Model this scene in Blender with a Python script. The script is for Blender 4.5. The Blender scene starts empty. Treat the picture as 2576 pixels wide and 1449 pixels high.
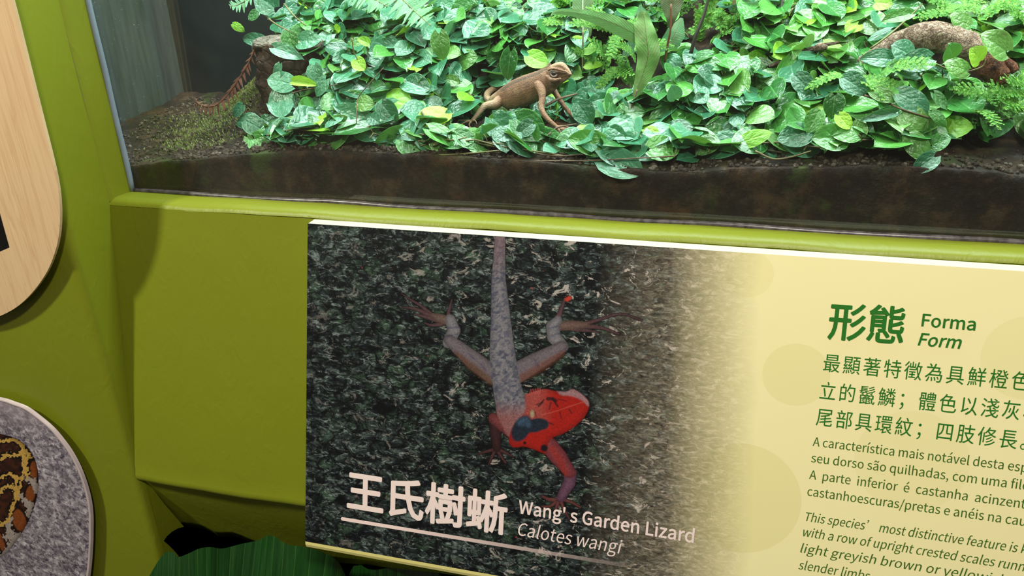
import bpy, bmesh, math, random, os
import numpy as np
from mathutils import Vector, Matrix, noise as mnoise
from mathutils.bvhtree import BVHTree

# ---------------------------------------------------------------- camera, frame of reference
U = 0.60            # metres per layout unit (camera-to-reveal distance)
ZC = 1.45           # camera height above the floor
F_PX, CX, CY = 1750.0, 1288.0, 724.5
def _n(v):
    v = np.array(v, float); return v/np.linalg.norm(v)
_X = -_n([-7688, 642, F_PX]); _Z = -_n([59, -4061, F_PX]); _Z = _n(_Z-_X*(_Z@_X)); _Y = np.cross(_Z, _X)
if _Y[2] < 0: _Y = -_Y
RIGHT = Vector((_X[0], _Y[0], _Z[0])); UPV = Vector((_X[1], _Y[1], _Z[1])); FWD = Vector((_X[2], _Y[2], _Z[2]))
CAM = Vector((0, 0, ZC))
S = bpy.context.scene
col = S.collection
cam = bpy.data.cameras.new('camera'); cam.sensor_width = 36; cam.lens = F_PX/2576*36; cam.clip_start = 0.02
co = bpy.data.objects.new('camera', cam); col.objects.link(co)
m = Matrix((RIGHT, UPV, -FWD)).transposed().to_4x4(); m.translation = CAM
co.matrix_world = m; S.camera = co

S.view_settings.view_transform = 'Standard'; S.view_settings.look = 'None'
S.view_settings.gamma = 1; S.view_settings.use_curve_mapping = False
S.view_settings.exposure = 0.0
wd = bpy.data.worlds.new('world'); S.world = wd; wd.use_nodes = True
wd.node_tree.nodes['Background'].inputs[0].default_value = (1.0, 0.88, 0.74, 1)
wd.node_tree.nodes['Background'].inputs[1].default_value = 0.115

def W(x, y, z): return Vector((x*U, y*U, z*U+ZC))
def area(name, loc, target, energy, color, sx, sy, spread=math.pi):
    L = bpy.data.lights.new(name, 'AREA'); L.shape = 'RECTANGLE'; L.size = sx; L.size_y = sy
    L.energy = energy; L.color = color; L.spread = spread
    o = bpy.data.objects.new(name, L); col.objects.link(o); o.location = loc
    o.rotation_euler = (Vector(target)-Vector(loc)).to_track_quat('-Z', 'Y').to_euler(); return o
# terrarium strip lamp, under the terrarium's lid
area('terrarium_lamp', W(0.0, 1.26, 0.66), W(0.0, 1.20, -0.3), 24, (0.88, 1.0, 0.98), 1.35, 0.12)
# warm ceiling spots of the corridor: one from the right, one from the left, behind the visitor
area('ceiling_lamp_right', W(0.75, -0.95, 1.9), W(0.1, 0.95, -0.6), 24, (1.0, 0.92, 0.82), 0.14, 0.14)
area('ceiling_lamp_left', W(-2.0, -0.75, 1.7), W(-0.9, 0.95, -0.9), 27, (0.97, 0.97, 0.76), 0.12, 0.12)

# ---------------------------------------------------------------- helpers
def ray(px, py):
    return (RIGHT*(px-CX) + UPV*(CY-py) + FWD*F_PX).normalized()
def at(px, py, y):                       # point on the wall-parallel plane y (layout units)
    r = ray(px, py); return CAM + r*(y*U/r.y)
def atx(px, py, x):
    r = ray(px, py); return CAM + r*(x*U/r.x)
def onplane(px, py, p0, nrm):
    r = ray(px, py); return CAM + r*((p0-CAM).dot(nrm)/r.dot(nrm))
def proj(p):
    d = p-CAM; z = d.dot(FWD); return CX+F_PX*d.dot(RIGHT)/z, CY-F_PX*d.dot(UPV)/z
def projN(P):                            # numpy, N x 3
    D = P-np.array(CAM); z = D@np.array(FWD)
    return CX+F_PX*(D@np.array(RIGHT))/z, CY-F_PX*(D@np.array(UPV))/z
def pxs(p): return (p-CAM).dot(FWD)/F_PX      # metres per photograph pixel at p

def link(name, me, mat=None, parent=None, smooth=True, mw=None):
    o = bpy.data.objects.new(name, me); col.objects.link(o)
    if mat and not me.materials: me.materials.append(mat)
    if smooth: me.polygons.foreach_set('use_smooth', [True]*len(me.polygons))
    if parent: o.parent = parent
    if mw is not None: o.matrix_local = mw
    return o
def mk(name, v, f, mat=None, parent=None, smooth=True, mw=None):
    me = bpy.data.meshes.new(name); me.from_pydata([tuple(a) for a in v], [], f); me.update()
    return link(name, me, mat, parent, smooth, mw)
def tag(o, label=None, cat=None, group=None, kind=None):
    if label: o['label'] = label
    if cat: o['category'] = cat
    if group: o['group'] = group
    if kind: o['kind'] = kind
    return o
def empty(name, loc, label, cat, group=None):
    o = bpy.data.objects.new(name, None); col.objects.link(o); o.location = loc
    o.empty_display_size = .01
    return tag(o, label, cat, group)
def child_of(o, root):                   # geometry was built in world space
    o.parent = root; o.matrix_parent_inverse = Matrix.Translation(root.location).inverted(); return o
def tubedata(pts, rad, n=8, flat=None):
    pts = [Vector(p) for p in pts]; v = []; f = []
    up = None
    for i, p in enumerate(pts):
        t = (pts[min(i+1, len(pts)-1)]-pts[max(i-1, 0)]).normalized()
        if up is None:
            up = Vector((0, 0, 1)) if abs(t.z) < .9 else Vector((1, 0, 0))
        up = (up-t*up.dot(t)).normalized(); s = t.cross(up)
        r = rad[i] if hasattr(rad, '__len__') else rad
        ra, rb = (r if hasattr(r, '__len__') else (r, r))
        for k in range(n):
            a = 2*math.pi*k/n
            v.append(p+up*(ra*math.sin(a))+s*(rb*math.cos(a)))
    for i in range(len(pts)-1):
        for k in range(n):
            a, b = i*n+k, i*n+(k+1) % n
            f.append((a, b, b+n, a+n))
    f.append(tuple(range(n-1, -1, -1))); f.append(tuple((len(pts)-1)*n+k for k in range(n)))
    return v, f
class MB:
    def __init__(s): s.v = []; s.f = []
    def add(s, vf):
        b = len(s.v); s.v += list(vf[0]); s.f += [tuple(i+b for i in q) for q in vf[1]]
    def build(s, name, mat, parent=None, **k): return mk(name, s.v, s.f, mat, parent, **k)
def boxdata(a, b):
    v = [(x, y, z) for x in (a[0], b[0]) for y in (a[1], b[1]) for z in (a[2], b[2])]
    return v, [(0, 1, 3, 2), (4, 6, 7, 5), (0, 4, 5, 1), (2, 3, 7, 6), (0, 2, 6, 4), (1, 5, 7, 3)]
def catmull(pts, k=6):
    P = [Vector(p) for p in pts]; P = [P[0]*2-P[1]]+P+[P[-1]*2-P[-2]]; out = []
    for i in range(1, len(P)-2):
        for j in range(k):
            t = j/k
            out.append(.5*((2*P[i])+(P[i+1]-P[i-1])*t+(2*P[i-1]-5*P[i]+4*P[i+1]-P[i+2])*t*t+(3*P[i]-P[i-1]-3*P[i+1]+P[i+2])*t**3))
    out.append(P[-2]); return out
def lerp_list(a, n):
    return list(np.interp(np.linspace(0, len(a)-1, n), range(len(a)), a))
def sm(a, b, x):
    t = np.clip((x-a)/(b-a), 0, 1); return t*t*(3-2*t)
def srgb(r, g, b):
    return tuple(((c/255+.055)/1.055)**2.4 if c > 10 else c/255/12.92 for c in (r, g, b))+(1,)

# --- material graph helper
class G:
    def __init__(s, name, rough=.6, spec=.4):
        s.m = bpy.data.materials.new(name); s.m.use_nodes = True; s.t = s.m.node_tree
        s.b = s.t.nodes['Principled BSDF']; s.b.inputs['Roughness'].default_value = rough
        s.b.inputs['Specular IOR Level'].default_value = spec
        s.out = s.t.nodes['Material Output']
    def n(s, typ, ins=None, **k):
        nd = s.t.nodes.new(typ)
        for a, b in k.items(): setattr(nd, a, b)
        for a, b in (ins or {}).items():
            if hasattr(b, 'is_output') or isinstance(b, bpy.types.NodeSocket): s.t.links.new(b, nd.inputs[a])
            else: nd.inputs[a].default_value = b
        return nd
    def obj(s): return s.n('ShaderNodeTexCoord').outputs['Object']
    def map(s, v, scale=(1, 1, 1), rot=(0, 0, 0)):
        return s.n('ShaderNodeMapping', {'Vector': v, 'Scale': scale, 'Rotation': rot}).outputs[0]
    def noise(s, v, scale, detail=4, rough=.55, dist=0):
        return s.n('ShaderNodeTexNoise', {'Vector': v, 'Scale': scale, 'Detail': detail, 'Roughness': rough, 'Distortion': dist}).outputs[0]
    def ncol(s, v, scale, detail=3):
        return s.n('ShaderNodeTexNoise', {'Vector': v, 'Scale': scale, 'Detail': detail}).outputs[1]
    def vor(s, v, scale, feature='F1', out=0, rand=1.0):
        return s.n('ShaderNodeTexVoronoi', {'Vector': v, 'Scale': scale, 'Randomness': rand}, feature=feature).outputs[out]
    def math(s, op, a, b=0.0, c=None, clamp=False):
        i = {0: a, 1: b}
        if c is not None: i[2] = c
        return s.n('ShaderNodeMath', i, operation=op, use_clamp=clamp).outputs[0]
    def ramp(s, fac, stops, interp='LINEAR'):
        nd = s.n('ShaderNodeValToRGB', {0: fac}); e = nd.color_ramp.elements; nd.color_ramp.interpolation = interp
        while len(e) < len(stops): e.new(1)
        for q, (p, c) in zip(e, stops):
            q.position = p; q.color = c if hasattr(c, '__len__') else (c, c, c, 1)
        return nd.outputs[0]
    def mix(s, fac, a, b, blend='MIX'):
        nd = s.n('ShaderNodeMix', data_type='RGBA', blend_type=blend)
        for i, v in ((0, fac), (6, a), (7, b)):
            if isinstance(v, bpy.types.NodeSocket): s.t.links.new(v, nd.inputs[i])
            else: nd.inputs[i].default_value = v
        return nd.outputs[2]
    def vadd(s, a, b, scale):
        sc = s.n('ShaderNodeVectorMath', {0: b, 3: scale}, operation='SCALE').outputs[0]
        return s.n('ShaderNodeVectorMath', {0: a, 1: sc}, operation='ADD').outputs[0]
    def color(s, c):
        if isinstance(c, bpy.types.NodeSocket): s.t.links.new(c, s.b.inputs['Base Color'])
        else: s.b.inputs['Base Color'].default_value = c
    def rough(s, c): s.t.links.new(c, s.b.inputs['Roughness'])
    def bump(s, h, strength=.3, dist=.001):
        nd = s.n('ShaderNodeBump', {'Height': h, 'Strength': strength, 'Distance': dist})
        s.t.links.new(nd.outputs[0], s.b.inputs['Normal']); return nd.outputs[0]

def paint_mat(name, base):
    g = G(name, .42, .35); o = g.obj()
    big = g.noise(o, 9, 3); fine = g.noise(o, 160, 4); g.noise(o, 600, 2)
    g.color(g.mix(g.math('MULTIPLY', big, .35), base, tuple(c*.72 for c in base[:3])+(1,)))
    st = g.noise(g.map(o, (60, 60, 25)), 1.0, 3, .5, 1.5)
    h = g.math('ADD', g.math('MULTIPLY', g.ramp(st, [(.45, 0), (.75, 1)]), 1.0), g.math('MULTIPLY', g.noise(o, 700, 2), .18))
    g.bump(h, .35, .0006); return g.m
GREEN = paint_mat('green_paint', (0.190, 0.218, 0.011, 1))
def plain(name, c, rough=.6, spec=.4):
    g = G(name, rough, spec); o = g.obj(); g.color(g.mix(g.noise(o, 30, 3), tuple(x*.8 for x in c[:3])+(1,), tuple(min(1, x*1.15) for x in c[:3])+(1,))); return g.m

# ---------------------------------------------------------------- setting: green wall with a sloping desk-like recess
Y0 = 0.911; YG = 1.062; ZS = -0.340          # wall front, glass, sill height
HEAD = 0.34                                  # window head
def wob(p, a=.0011, s=9): return a*(mnoise.noise(Vector(p)*s))
def loft(profile, ext, mk_pt, nseg, name, mat, close=False):
    v = []; f = []
    n = len(profile)
    for i in range(nseg+1):
        e = ext[0]+(ext[1]-ext[0])*i/nseg
        for p in profile: v.append(mk_pt(p, e))
    for i in range(nseg):
        for k in range(n-1):
            a = i*n+k; f.append((a, a+1, a+n+1, a+n))
    return mk(name, v, f, mat)
def dense(prof, d=.012):
    out = [prof[0]]
    for a, b in zip(prof, prof[1:]):
        L = math.dist(a, b); k = max(1, int(L/d))
        for j in range(1, k+1): out.append((a[0]+(b[0]-a[0])*j/k, a[1]+(b[1]-a[1])*j/k))
    return out
# left wall front + rounded corner + reveal + jamb, swept vertically
arc = [(-1.0-.016*(1-math.sin(t)), Y0+.016*(1-math.cos(t))) for t in np.linspace(0, math.pi/2, 7)]
prof = dense([(-2.6, Y0), (-1.03, Y0)]+arc+[(-1.0, 1.0113)], .02)
profb = prof[:-4]
for k_, q_ in enumerate(prof):
    if q_[0] >= -1.0001 and q_[1] >= Y0+.015: profb = prof[:k_+1]; break
o = loft(profb, (-1.35, -0.884), lambda p, e: W(p[0]+wob((p[0], p[1], e), .0012, 6), p[1]+wob((e, p[0], p[1]), .0012, 6), e), 40, 'wall_left', GREEN); tag(o, kind='structure')
o = loft(prof, (-0.884, 0.75), lambda p, e: W(p[0]+wob((p[0], p[1], e), .0012, 6), p[1]+wob((e, p[0], p[1]), .0012, 6), e), 120, 'wall_left', GREEN)
tag(o, kind='structure')
o = loft(dense([(-1.0, 1.0113), (-.997, 1.016), (-.990, YG+.003)], .008), (ZS-.005, HEAD+.05), lambda p, e: W(p[0]+wob((p[0], p[1], e), .0012, 8), p[1], e), 60, 'trim_1', GREEN)
tag(o, kind='structure')
# sill with a soft, hand-finished nose
def nose(p, e):
    w = .0010*math.sin(e*17)+.0005*math.sin(e*41+1)+wob((e, 3, 1), .0007, 10)
    k = 1 if 1.008 < p[0] < 1.03 else .35
    return W(e, p[0]-abs(w)*k*.6, p[1]+w*k)
prof = [(YG+.02, -.3375), (YG, -.338), (1.046, -.3385), (1.030, -.3395), (1.024, -.341), (1.018, -.3435), (1.0135, -.347), (1.0113, -.352)]
o = loft(prof, (-1.004, 1.45), nose, 220, 'window_sill', GREEN); o.name = 'trim_2'; tag(o, kind='structure')
# sloping desk front with rounded lip
DT = ((1.0113-Y0)/(.8865-.347))
prof = dense([(1.0113, -.352), (Y0+.0035, -.868)], .02)+[(Y0+.0008, -.876), (Y0-.001, -.882), (Y0+.0005, -.889), (Y0+.0045, -.894)]
o = loft(prof, (-1.003, 1.45), lambda p, e: W(e, p[0]+wob((e, p[0], p[1]), .0022, 5)+wob((e, p[1], 1), .0006, 25), p[1]+(.004*mnoise.noise(Vector((e*7, 0, 2))) if p[1] < -.86 else 0)), 150, 'wall_front', GREEN)
tag(o, kind='structure')
# undercut below the lip, with a wavy sawn lower edge
pj = atx(470, 1322, -1.0); p2 = W(-1.0, Y0+.0045, -.894)
ud = (pj-p2); un = ud.cross(Vector((1, 0, 0))).normalized()
wave = [(463, 1325), (490, 1327), (520, 1334), (545, 1346), (556, 1351), (590, 1350), (610, 1355), (640, 1368), (670, 1380), (720, 1392), (800, 1410), (1000, 1430), (1500, 1500), (2600, 1700)]
wl = [onplane(a, b, p2, un) for a, b in catmull([Vector((a, b, 0)) for a, b in wave], 4) and [(q.x, q.y) for q in catmull([Vector((a, b, 0)) for a, b in wave], 4)]]
v = []; f = []
NR = 8
for i, q in enumerate(wl):
    top = Vector((q.x, p2.y+.0035, p2.z+.0035))
    for k in range(NR+1):
        pt = top.lerp(q, k/NR); v.append(pt+un*(.0012*mnoise.noise(pt*18)))
    v.append(q+Vector((0, .006, .002)))
n = NR+2
for i in range(len(wl)-1):
    for k in range(n-1):
        a = i*n+k; f.append((a, a+1, a+n+1, a+n))
o = mk('trim_3', v, f, GREEN); tag(o, kind='structure')
# reveal under the lip (x = -1) with the saw-cut opening
hole = [(463, 1325), (448, 1329), (432, 1338), (419, 1350), (412, 1361), (424, 1371), (437, 1384), (449, 1398), (452, 1420), (450, 1449), (440, 1500)]
hp = [atx(a, b, -1.0) for a, b in hole]
zb = -1.35
pts = [W(-1.0, Y0+.016, -.88)]+[p2, pj.lerp(p2, .5)]+hp+[W(-1, hp[-1].y/U, zb), W(-1.0, Y0+.016, zb)]
pts = [Vector((p.x, max(p.y, (Y0+.016)*U), p.z)) for p in pts]
o = mk('trim_4', pts+[p+Vector((-.006, 0, 0)) for p in pts], [tuple(range(len(pts)))]+[(i, i+1, len(pts)+i+1, len(pts)+i) for i in range(len(pts)-1)], GREEN, smooth=False); tag(o, kind='structure')
# dark hollow behind the opening
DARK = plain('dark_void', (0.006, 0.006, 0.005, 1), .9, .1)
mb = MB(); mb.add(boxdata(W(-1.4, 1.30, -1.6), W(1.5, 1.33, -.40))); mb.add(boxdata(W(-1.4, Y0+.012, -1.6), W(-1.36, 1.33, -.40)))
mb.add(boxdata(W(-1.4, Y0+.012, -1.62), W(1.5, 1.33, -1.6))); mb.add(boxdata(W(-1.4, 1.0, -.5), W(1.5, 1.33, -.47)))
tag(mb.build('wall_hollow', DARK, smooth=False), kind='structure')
# wall over the window, right end, lower plinth
mb = MB(); mb.add(boxdata(W(-1.01, Y0+.02, HEAD), W(1.45, YG, HEAD+.6)))
tag(mb.build('wall_upper', GREEN, smooth=False), kind='structure')
mb = MB(); mb.add(boxdata(W(1.42, Y0, -1.35), W(2.6, YG, .9)))
tag(mb.build('wall_right', GREEN, smooth=False), kind='structure')
mb = MB(); mb.add(boxdata(W(-2.6, Y0-.0, -ZC/U), W(2.6, Y0+.05, -1.34)))
tag(mb.build('wall_plinth', GREEN, smooth=False), kind='structure')
g = G('floor_tiles', .35, .5); g.color(g.ramp(g.noise(g.obj(), 6, 4), [(.3, (.05, .045, .04, 1)), (.7, (.09, .08, .07, 1))]))
tag(mk('floor', [W(-4, -4, -ZC/U), W(4, -4, -ZC/U), W(4, 1.6, -ZC/U), W(-4, 1.6, -ZC/U)], [(0, 1, 2, 3)], g.m, smooth=False), kind='structure')

# ---------------------------------------------------------------- terrarium case
XL, XR, YB, ZT = -1.2, 1.40, 1.52, 0.72
case = empty('terrarium', W(0, 1.3, ZS), 'planted glass terrarium set behind the green wall opening', 'terrarium')
g = G('misty_back_panel', .5, .4); o_ = g.obj()
mist = g.noise(g.map(o_, (1, 1, .35)), 14, 4, .6)
spk = g.ramp(g.noise(o_, 420, 2), [(.72, 0), (.80, 1)])
g.color(g.mix(g.math('MULTIPLY', spk, .35), g.ramp(mist, [(.3, (.004, .007, .008, 1)), (.7, (.015, .021, .023, 1))]), (.25, .28, .28, 1)))
BACK = g.m
g = G('dusty_side_panel', .3, .5); o_ = g.obj()
st = g.noise(g.map(o_, (9, 30, 3)), 3, 4, .6); scr = g.ramp(g.noise(g.map(o_, (60, 25, 60)), 4, 2, .5, 2), [(.70, 0), (.74, 1)])
g.color(g.mix(g.math('MULTIPLY', scr, .3), g.ramp(st, [(.3, (.022, .028, .028, 1)), (.75, (.055, .063, .060, 1))]), (.3, .32, .31, 1)))
SIDE = g.m
def cp(name, a, b, mat, lab=None):
    mb = MB(); mb.add(boxdata(a, b)); o = mb.build(name, mat, smooth=False); child_of(o, case); return o
cp('back_panel', W(XL-.03, YB, -.47), W(XR+.03, YB+.03, ZT), BACK)
cp('side_panel', W(XL-.03, YG, -.47), W(XL, YB, ZT), SIDE)
cp('side_panel', W(XR, YG, -.47), W(XR+.03, YB, ZT), SIDE)
cp('lid', W(XL-.03, YG, ZT), W(XR+.03, YB+.03, ZT+.03), plain('black_lid', (.02, .02, .02, 1)))
cp('lamp_housing', W(-.75, 1.16, .67), W(.75, 1.30, .70), plain('lamp_white', (.6, .6, .6, 1)))
# front glass: clear, reflecting, with a dusty film and painted reflected haze at left
g = G('terrarium_glass'); t = g.t; t.nodes.remove(g.b); o_ = g.obj()
tr = g.n('ShaderNodeBsdfTransparent', {'Color': (.93, .97, .95, 1)}).outputs[0]
gl = g.n('ShaderNodeBsdfGlossy', {'Color': (1, 1, 1, 1), 'Roughness': .02}).outputs[0]
df = g.n('ShaderNodeBsdfDiffuse', {'Color': (.50, .42, .34, 1)}).outputs[0]
bf = g.n('ShaderNodeNewGeometry').outputs['Backfacing']
fr = g.n('ShaderNodeFresnel', {'IOR': g.math('MULTIPLY_ADD', bf, 1/1.45-1.45, 1.45)}).outputs[0]      # a parallel slab: the far face must not reflect totally
m1 = g.n('ShaderNodeMixShader', {0: fr, 1: tr, 2: gl}).outputs[0]
sepz = g.n('ShaderNodeSeparateXYZ', {0: o_})
smear = g.ramp(g.noise(g.map(o_, (1, 1, 1.6), (0, .5, 0)), 7, 3, .5, .6), [(.35, .001), (.75, .016)])
low = g.ramp(g.math('MULTIPLY_ADD', sepz.outputs[2], 1/U, .36), [(0, 1), (.045, .25), (.13, 0)])
left_haze = g.ramp(g.math('MULTIPLY_ADD', sepz.outputs[0], 1/U, 1.0), [(0.0, 1), (.55, .5), (.9, .0)])  # brown reflected haze painted into the film, fading out to the right
dust_haze = g.math('ADD', g.math('MULTIPLY', smear, g.math('MULTIPLY_ADD', left_haze, 1.3, .35)), g.math('MULTIPLY', low, .02))
spots = g.ramp(g.vor(o_, 130), [(0, 1), (.035, 0)])
dust_haze = g.math('ADD', dust_haze, g.math('MULTIPLY', spots, .05))
m2 = g.n('ShaderNodeMixShader', {0: dust_haze, 1: m1, 2: df}).outputs[0]
t.links.new(m2, g.out.inputs[0])
GLASS = g.m
gp = mk('glass_pane', [(x, y, z) for x in (-.997*U, 1.41*U) for y in (0, .004) for z in (-.345*U, (HEAD+.02)*U)], boxdata((0, 0, 0), (1, 1, 1))[1], GLASS, smooth=False)
gp.location = W(0, YG, 0); child_of(gp, case); gp['label'] = 'clear front glass with a dusty film, smears and painted reflected haze'
# bead of silicone along the glass foot
g = G('silicone', .3, .5); g.color(g.ramp(g.noise(g.obj(), 120, 3), [(.35, (.035, .03, .033, 1)), (.7, (.14, .125, .13, 1))]))
v, f = tubedata([W(x, YG-.0015+.001*math.sin(x*31), -.3375+.0012*math.sin(x*19)) for x in np.linspace(-.985, 1.4, 120)], .0030, 8)
o = mk('silicone_bead', v, f, g.m); child_of(o, case); o['label'] = 'grey silicone seal'
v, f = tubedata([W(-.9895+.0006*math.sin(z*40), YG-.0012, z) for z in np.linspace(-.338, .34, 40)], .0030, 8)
o = mk('silicone_bead', v, f, plain('painted_lit_edge', (.22, .28, .34, 1), .3)); child_of(o, case)  # bead tinted pale blue, painting in the lit look of the glass edge

# ---------------------------------------------------------------- soil bank
_sx = []; _sz = []
for a, b in [(250, 424), (330, 420), (400, 408), (480, 406), (580, 398), (680, 393), (780, 386), (860, 388), (1000, 394), (1200, 404), (1350, 412), (1500, 430), (1700, 440), (1850, 432), (2050, 430), (2150, 424), (2300, 428), (2420, 434), (2576, 452)]:
    p = at(a, b, YG); _sx.append(p.x/U); _sz.append((p.z-ZC)/U)
def zfront(x): return float(np.interp(x, _sx, _sz))
_q = [at(1399, 324, 1.139), at(1187, 314, 1.18)]      # the lizard's feet
_zz = [(p.z-ZC)/U for p in _q]; _xx = [p.x/U for p in _q]
def _cap(x, y): return _zz[0]+(_zz[1]-_zz[0])*(x-_xx[0])/(_xx[1]-_xx[0])+.12*(y-1.16)-.012
def surf(x, y, detail=True):
    s = max(0, y-YG); w = float(sm(-1.02, -.74, x))
    z = zfront(x) + (1-w)*(.165*s) + w*(.26*s + .47*max(0, s-.09)) - w*.0
    wl_ = math.exp(-((x+.285)/.15)**4)*(1-float(sm(1.265, 1.33, y)))
    if wl_ > .01: z = z*(1-wl_)+min(z, _cap(x, y))*wl_
    if detail:
        z += (.010*mnoise.noise(Vector((x*7, y*7, 1)))+.006*mnoise.noise(Vector((x*25, y*25, 4))) + .003*mnoise.noise(Vector((x*70, y*70, 9))))*min(1, s*14+.15)
    return z
g = G('soil', .85, .25); o_ = g.obj()
n1 = g.noise(o_, 38, 8, .72); n2 = g.noise(o_, 300, 4, .6); n3 = g.noise(o_, 9, 3)
c = g.ramp(n1, [(.30, (.002, .0015, .001, 1)), (.5, (.013, .0065, .0035, 1)), (.66, (.058, .030, .015, 1))])
c = g.mix(g.ramp(n2, [(.58, 0), (.85, .6)]), c, (.06, .042, .03, 1))
moss = g.math('MULTIPLY', g.ramp(g.noise(o_, 22, 4, .7), [(.52, 0), (.62, 1)]), g.ramp(n3, [(.45, .1), (.6, 1)]))
c = g.mix(g.math('MULTIPLY', moss, .75), c, (.035, .055, .008, 1))
clay = g.math('MULTIPLY', g.ramp(g.noise(o_, 13, 3), [(.60, 0), (.72, 1)]), g.ramp(n1, [(.4, .2), (.6, 1)]))
c = g.mix(g.math('MULTIPLY', clay, .5), c, (.11, .035, .012, 1))
g.color(c); g.bump(g.math('ADD', n1, g.math('MULTIPLY', n2, .5)), .9, .004)
g.rough(g.ramp(g.noise(o_, 80, 2), [(.5, .9), (.7, .45)]))
SOIL = g.m
xs = np.linspace(XL+.002, XR-.002, 420); ys = np.concatenate([np.linspace(YG+.009, 1.2, 40), np.linspace(1.205, YB-.002, 60)])
v = []; f = []
for x in xs:
    for k, z in enumerate(np.linspace(-.36, surf(x, YG+.009)-.0008, 8)):
        v.append(W(x, YG+.0075+(.0012*mnoise.noise(Vector((x*60, z*60, 0)))), z))
    for y in ys: v.append(W(x, y, surf(x, y)))
n = 8+len(ys)
for i in range(len(xs)-1):
    for k in range(n-1):
        a = i*n+k; f.append((a, a+n, a+n+1, a+1))
o = mk('soil', v, f, SOIL); tag(o, 'dark brown soil bed banked up behind the terrarium glass', 'soil', kind='stuff')
# soil crumbs heaped on the bare strip by the glass and at left
random.seed(5); np.random.seed(5)
mb = MB()
ico = bmesh.new(); bmesh.ops.create_icosphere(ico, subdivisions=1, radius=1); iv = [v.co.copy() for v in ico.verts]; ifc = [tuple(q.index for q in fc.verts) for fc in ico.faces]; ico.free()
for k in range(3600):
    if k < 2100: x = random.uniform(-1.15, -.55); y = random.uniform(YG+.012, 1.48)
    else: x = random.uniform(-.9, 1.1); y = YG+.012+abs(random.gauss(0, .025))
    r = random.uniform(.0012, .0045)*(1.5 if random.random() < .08 else 1)*U
    p = W(x, y, surf(x, y)+.001); rr = [random.uniform(.6, 1.3) for _ in range(3)]
    q = Matrix.Rotation(random.random()*6, 3, 'X')@Matrix.Rotation(random.random()*6, 3, 'Z')
    mb.add(([p+q@Vector((a.x*rr[0], a.y*rr[1], a.z*rr[2]))*r for a in iv], ifc))
g = G('crumbs', .85, .2); c = g.noise(g.obj(), 150, 3)
g.color(g.ramp(c, [(.3, (.008, .005, .004, 1)), (.55, (.05, .035, .025, 1)), (.75, (.14, .11, .09, 1))]))
tag(mb.build('soil_crumb', g.m, smooth=False), 'loose crumbs of soil and bark litter on the soil bed', 'soil', kind='stuff')

# ---------------------------------------------------------------- leaves
def leaf_material(name, dark, mid, light, yellow=None, rough=.24, trans=.17):
    g = G(name, rough, .7)
    uv = g.n('ShaderNodeUVMap').outputs[0]; sp = g.n('ShaderNodeSeparateXYZ', {0: uv})
    rnd = g.n('ShaderNodeObjectInfo').outputs['Random']
    geo = g.n('ShaderNodeNewGeometry').outputs['Random Per Island']
    au = g.math('ABSOLUTE', g.math('SUBTRACT', sp.outputs[0], .5))       # 0 at the midrib, .5 at the margin
    lat = g.math('ABSOLUTE', g.math('SINE', g.math('MULTIPLY', g.math('SUBTRACT', sp.outputs[1], g.math('MULTIPLY', au, .9)), 9.5)))
    vein = g.math('MAXIMUM', g.ramp(au, [(0, 1), (.035, 0)]), g.math('MULTIPLY', g.ramp(lat, [(0, 1), (.15, 0)]), .70))
    off = g.n('ShaderNodeCombineXYZ', {0: g.math('MULTIPLY', rnd, 37.0), 1: g.math('MULTIPLY', geo, 23.0)}).outputs[0]
    uo = g.vadd(uv, off, 1.0); nn = g.noise(uo, 5, 4)
    r = g.math('FRACT', g.math('ADD', rnd, g.math('MULTIPLY', geo, 1.0)))
    stops = [(0, dark), (.45, mid), (.80, light)]
    if yellow: stops += [(.93, yellow)]
    c = g.ramp(r, stops)
    c = g.mix(g.ramp(nn, [(.35, 0), (.75, .4)]), c, mid)
    c = g.mix(g.math('MULTIPLY', vein, .42), c, tuple(min(1, x*1.4+.05) for x in light[:3])+(1,))
    c = g.mix(g.ramp(au, [(.455, 0), (.49, .5)]), c, tuple(min(1, x*1.5+.05) for x in light[:3])+(1,))
    blot = g.ramp(g.noise(g.vadd(uo, off, .7), 2.6, 4), [(.66, 0), (.74, .55)])
    c = g.mix(blot, c, (.09, .07, .03, 1))
    g.color(c)
    h = g.math('ADD', g.math('MULTIPLY', g.math('POWER', lat, .6), .55), g.math('ADD', g.math('MULTIPLY', g.ramp(au, [(0, 0), (.08, 1)]), .6), g.math('ADD', g.math('MULTIPLY', g.vor(uo, 7.5), -.9), g.math('MULTIPLY', g.noise(uo, 14, 3), 1.1))))
    nb = g.bump(h, .42, .0011)
    tl = g.n('ShaderNodeBsdfTranslucent', {'Color': g.mix(.5, c, (.25, .6, .05, 1)), 'Normal': nb}).outputs[0]
    ms = g.n('ShaderNodeMixShader', {0: trans, 1: g.b.outputs[0], 2: tl}).outputs[0]
    g.t.links.new(ms, g.out.inputs[0]); return g.m
LF = {
 'teal': leaf_material('leaf_teal', (.013, .075, .036, 1), (.028, .140, .068, 1), (.066, .225, .125, 1)),
 'green': leaf_material('leaf_green', (.013, .085, .018, 1), (.032, .165, .030, 1), (.08, .27, .045, 1)),
 'olive': leaf_material('leaf_olive', (.030, .10, .020, 1), (.065, .18, .035, 1), (.12, .27, .055, 1)),
 'young': leaf_material('leaf_young', (.14, .38, .015, 1), (.22, .48, .02, 1), (.32, .56, .03, 1), None, .4, .35),
}
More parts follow.
